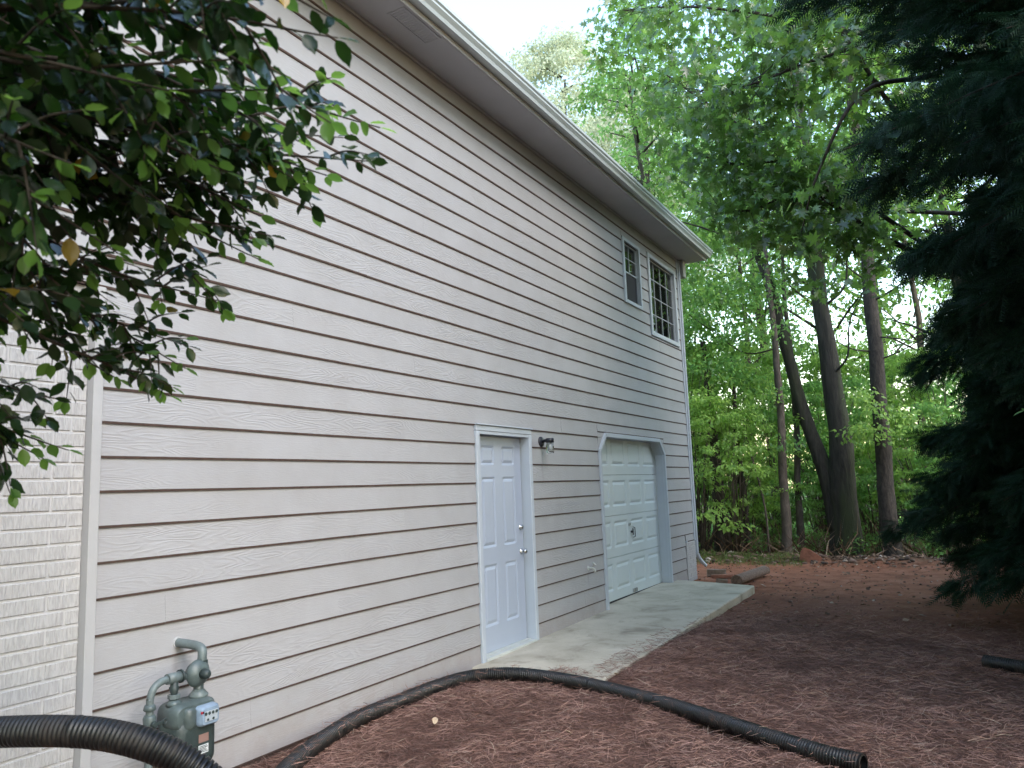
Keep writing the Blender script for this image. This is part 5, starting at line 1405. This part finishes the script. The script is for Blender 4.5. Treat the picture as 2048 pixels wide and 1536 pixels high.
# far off undergrowth reading as one mass
rg = np.random.default_rng(55)
n = 260
C = np.stack([rg.uniform(-16, 16, n), rg.uniform(36, 48, n), rg.uniform(0, 4.5, n) ** 1.0], 1)
P, D, N, S = cluster_leaves(rg, C, rg.uniform(0.8, 1.6, n), 110, 0.26, flat=0.8)
me = leaves_mesh('far_woods', LEAF_DIAMOND, P, D, N, S); me.materials.append(ML_MID); o = link('far_woods', me); tag(o, 'far off woods reading as one green mass', 'woods', None, 'stuff')
# green ground cover under the trees
n = 420
C = np.stack([rg.uniform(-4, 7, n), rg.uniform(16.6, 26, n), np.zeros(n)], 1); C[:, 2] = gz(C[:, 0], C[:, 1]) + rg.uniform(0.05, 0.35, n)
P, D, N, S = cluster_leaves(rg, C, rg.uniform(0.2, 0.4, n), 55, 0.085, flat=0.6, droop=0.1)
me = leaves_mesh('undergrowth', LEAF_DIAMOND, P, D, N, S); me.materials.append(ML_MID); o = link('undergrowth', me); tag(o, 'low green undergrowth under the trees beyond the bank', 'undergrowth', None, 'stuff')

# ------------------------------------------------------------------ pine straw, grass, litter, pebbles
def strands(name, P, D, L, W, mat, label, cat, rg, curl=0.25):
    n = len(P); D = D / np.linalg.norm(D, axis=1)[:, None]
    side = np.cross(D, rand_dirs(rg, n)); side /= np.linalg.norm(side, axis=1)[:, None]
    cu = rand_dirs(rg, n) * curl; cu[:, 2] *= 0.5
    mid = P + (D * 0.5 + cu * 0.25) * L[:, None]; end = P + (D + cu * 0.0) * L[:, None]
    w_ = W[:, None] * side
    V = np.stack([P - w_, P + w_, mid - w_, mid + w_, end], 1).reshape(-1, 3)
    b = (np.arange(n) * 5)[:, None]
    F = np.concatenate([b + np.array([[0, 1, 3]]), b + np.array([[0, 3, 2]]), b + np.array([[2, 3, 4]])], 1).reshape(-1, 3)
    me = mesh_np(name, V, F); me.materials.append(mat)
    o = link(name, me); return tag(o, label, cat, None, 'stuff')
rg = np.random.default_rng(8)
n = 150000
u = rg.uniform(0, 1, n)
y = 2.0 + 9.5 * u ** 1.25; x = rg.uniform(-0.0, 5.6, n)
tuft = vnoise(x * 2.2, y * 2.2, 3.3) + 0.6 * vnoise(x * 7, y * 7, 5.1)
keep = rg.uniform(-1.0, 1.0, n) < tuft + 0.75
keep &= ~((x < 1.20) & (y > 5.78)) | ((x > 1.02) & (x < 1.21) & (y > 5.78) & (y < 8.0) & (rg.uniform(0, 1, n) < 0.25)) | ((x < 1.2) & (y > 5.78) & (y < 6.0 + 0.10 * np.sin(x * 9)) & (x > 0.35) & (rg.uniform(0, 1, n) < 0.6))
keep &= (rg.uniform(0, 1, n) < np.clip((10.5 - y) / 3.0, 0.05, 1))
x, y, tuft = x[keep], y[keep], tuft[keep]; n = len(x)
onslab = (x < 1.22) & (y > 5.86)
zz = np.where(onslab, -0.03, gz(x, y)) + rg.uniform(0, 0.022, n)
zz[~onslab] += np.clip(tuft[~onslab], 0, 1) * 0.015
a = rg.uniform(0, 2 * PI, n); el = rg.normal(0.10, 0.20, n)
D = np.stack([np.cos(a), np.sin(a), np.abs(np.tan(el)) * 0.9], 1)
L = rg.uniform(0.05, 0.15, n)
P = np.stack([x, y, zz], 1) - D * L[:, None] * 0.3
# some of it has fallen across the pipe
PA = np.array(ptsA); PA = PA[(PA[:, 2] < 0.0)]; m_ = 900
i_ = rg.integers(0, len(PA) - 1, m_); i_ = np.where(rg.uniform(0, 1, m_) < 0.6, (len(PA) * (0.10 + 0.30 * rg.uniform(0, 1, m_))).astype(int), i_)
an_ = rg.uniform(-1.4, 1.4, m_) ; tt_ = PA[np.minimum(i_ + 1, len(PA) - 1)] - PA[i_]; tt_ /= np.linalg.norm(tt_, axis=1)[:, None] + 1e-9
sd_ = np.cross(tt_, [0, 0, 1.0]); Pp = PA[i_] + sd_ * (np.sin(an_) * 0.060)[:, None] + np.array([0, 0, 1.0]) * (np.cos(an_) * 0.060 + 0.002)[:, None]
a_ = rg.uniform(0, 2 * PI, m_); Dp = np.stack([np.cos(a_), np.sin(a_), rg.normal(0, .12, m_)], 1)
keep_ = (np.abs(an_) > 0.75) | (rg.uniform(0, 1, m_) < 0.35)
P = np.concatenate([P, Pp[keep_]]); D = np.concatenate([D, Dp[keep_]]); L = np.concatenate([L, rg.uniform(0.04, 0.11, int(keep_.sum()))]); n = len(P)
strands('pine_straw', P, D, L, rg.uniform(0.0009, 0.0018, n), MSTRAW, 'reddish brown pine straw mulch covering the yard', 'pine straw', rg, 0.5)
# loose litter leaves and bark over clay and the bank
n = 9000
x = rg.uniform(-1.2, 8, n); y = rg.uniform(9, 17.6, n); k = rg.uniform(0, 1, n) < np.where(np.abs(y - (15.75 - 0.12 * (x - 1.5))) < 0.9, 1.0, 0.09)
k &= ~((x < 1.25) & (y < 11.6)) & ~((x < 0.02) & (y < 13))
x, y = x[k], y[k]; n = len(x)
P = np.stack([x, y, gz(x, y) + rg.uniform(0.002, 0.025, n)], 1); D = rand_dirs(rg, n) * [1, 1, 0.3]; N = rand_dirs(rg, n) * 0.5 + [0, 0, 0.8]
me = leaves_mesh('leaf_litter', LEAF_DIAMOND, P, D, N, rg.uniform(0.04, 0.10, n)); me.materials.append(MLITTER); o = link('leaf_litter', me); tag(o, 'dry leaves and bark scattered along the soil bank', 'leaf litter', None, 'stuff')
# pebbles and clods
def pebbles(n, lo, hi, smin, smax, seed):
    rg = np.random.default_rng(seed)
    bm = bmesh.new(); bmesh.ops.create_icosphere(bm, subdivisions=1, radius=1.0); bm.verts.ensure_lookup_table()
    T = np.array([v_.co for v_ in bm.verts]); Fc = np.array([[v_.index for v_ in f.verts] for f in bm.faces]); bm.free()
    x = rg.uniform(lo[0], hi[0], n); y = rg.uniform(lo[1], hi[1], n); k = ~((x < 1.3) & (y < 11.9)) & ~((x < 0.03) & (y < 13.1)); x, y = x[k], y[k]; n = len(x)
    S = rg.uniform(smin, smax, n) ** 1.0
    Vv = T[None] * (rg.uniform(0.6, 1.3, (n, 1, 3)) * rg.uniform(0.8, 1.2, (n, len(T), 1))) * S[:, None, None] * np.array([1, 1, 0.6])
    Vv += np.stack([x, y, gz(x, y) + S * 0.2], 1)[:, None, :]
    return Vv.reshape(-1, 3), (Fc[None] + (np.arange(n) * len(T))[:, None, None]).reshape(-1, 3)
v1, f1 = pebbles(900, (-0.5, 9.0), (7, 15.2), 0.006, 0.022, 1); v2, f2 = pebbles(420, (-1.0, 15.1), (7, 16.3), 0.02, 0.07, 2)
me = mesh_np('soil_clods', np.concatenate([v1, v2]), np.concatenate([f1, f2 + len(v1)])); me.materials.append(MSTONE); o = link('soil_clods', me); tag(o, 'small stones and clods on red clay and along the bank', 'stones', None, 'stuff')
# thin grass by the far corner
n = 5000
x = rg.uniform(-2.0, 1.3, n); y = 15.6 + rg.normal(0, 0.35, n) - 0.1 * x; k = (y > 14.8)
x, y = x[k], y[k]; n = len(x); a = rg.uniform(0, 2 * PI, n); D = np.stack([np.cos(a) * .35, np.sin(a) * .35, np.ones(n)], 1)
strands('grass', np.stack([x, y, gz(x, y) - 0.005], 1), D, rg.uniform(0.03, 0.10, n), rg.uniform(0.002, 0.004, n), MGRASS, 'thin strip of short grass beyond the house corner', 'grass', rg, 0.3)
# bare twigs and brush under the bushes
n = 900
x = rg.uniform(-1.6, 4.8, n); y = rg.uniform(16.2, 18.5, n); D = rand_dirs(rg, n) * [0.8, 0.8, 0.6]; D[:, 2] = np.abs(D[:, 2]) + 0.25
strands('brushwood', np.stack([x, y, gz(x, y)], 1), D, rg.uniform(0.3, 1.1, n), rg.uniform(0.004, 0.008, n), MLITTER, 'tangle of bare twigs at the foot of the woods', 'brushwood', rg, 0.6)
# two pale dry leaves lying on the straw near the camera
for (x, y, s, r_, lab) in [(0.62, 4.45, 0.07, 0.6, 'curled pale dry leaf on the straw inside the pipe bend'), (1.55, 4.62, 0.05, 2.0, 'small dry leaf on the straw nearer the camera'), (1.90, 4.0, 0.06, 1.1, 'dry leaf at the bottom edge of the straw'), (1.30, 6.02, 0.05, 2.6, 'tan leaf on the straw just above the drain pipe')]:
    T, F = LEAF_OVAL; TT = T.copy(); TT[:, 2] += 0.35 * TT[:, 0] ** 2 * 4 + 0.2 * TT[:, 1] ** 2
    me = mesh_np('dry_leaf', TT, F, True); me.materials.append(MDRY) if 'MDRY' in globals() else None
    if 'MDRY' not in globals():
        MDRY = mat_simple('dry_leaf', (0.42, 0.31, 0.21), 0.8, var=0.25, scale=3); me.materials.append(MDRY)
    ob = link('dry_leaf', me); ob.scale = (s, s, s); ob.location = (x, y, float(gz(x, y)) + 0.03); ob.rotation_euler = (0.3, 0.2, r_); tag(ob, lab, 'leaf')
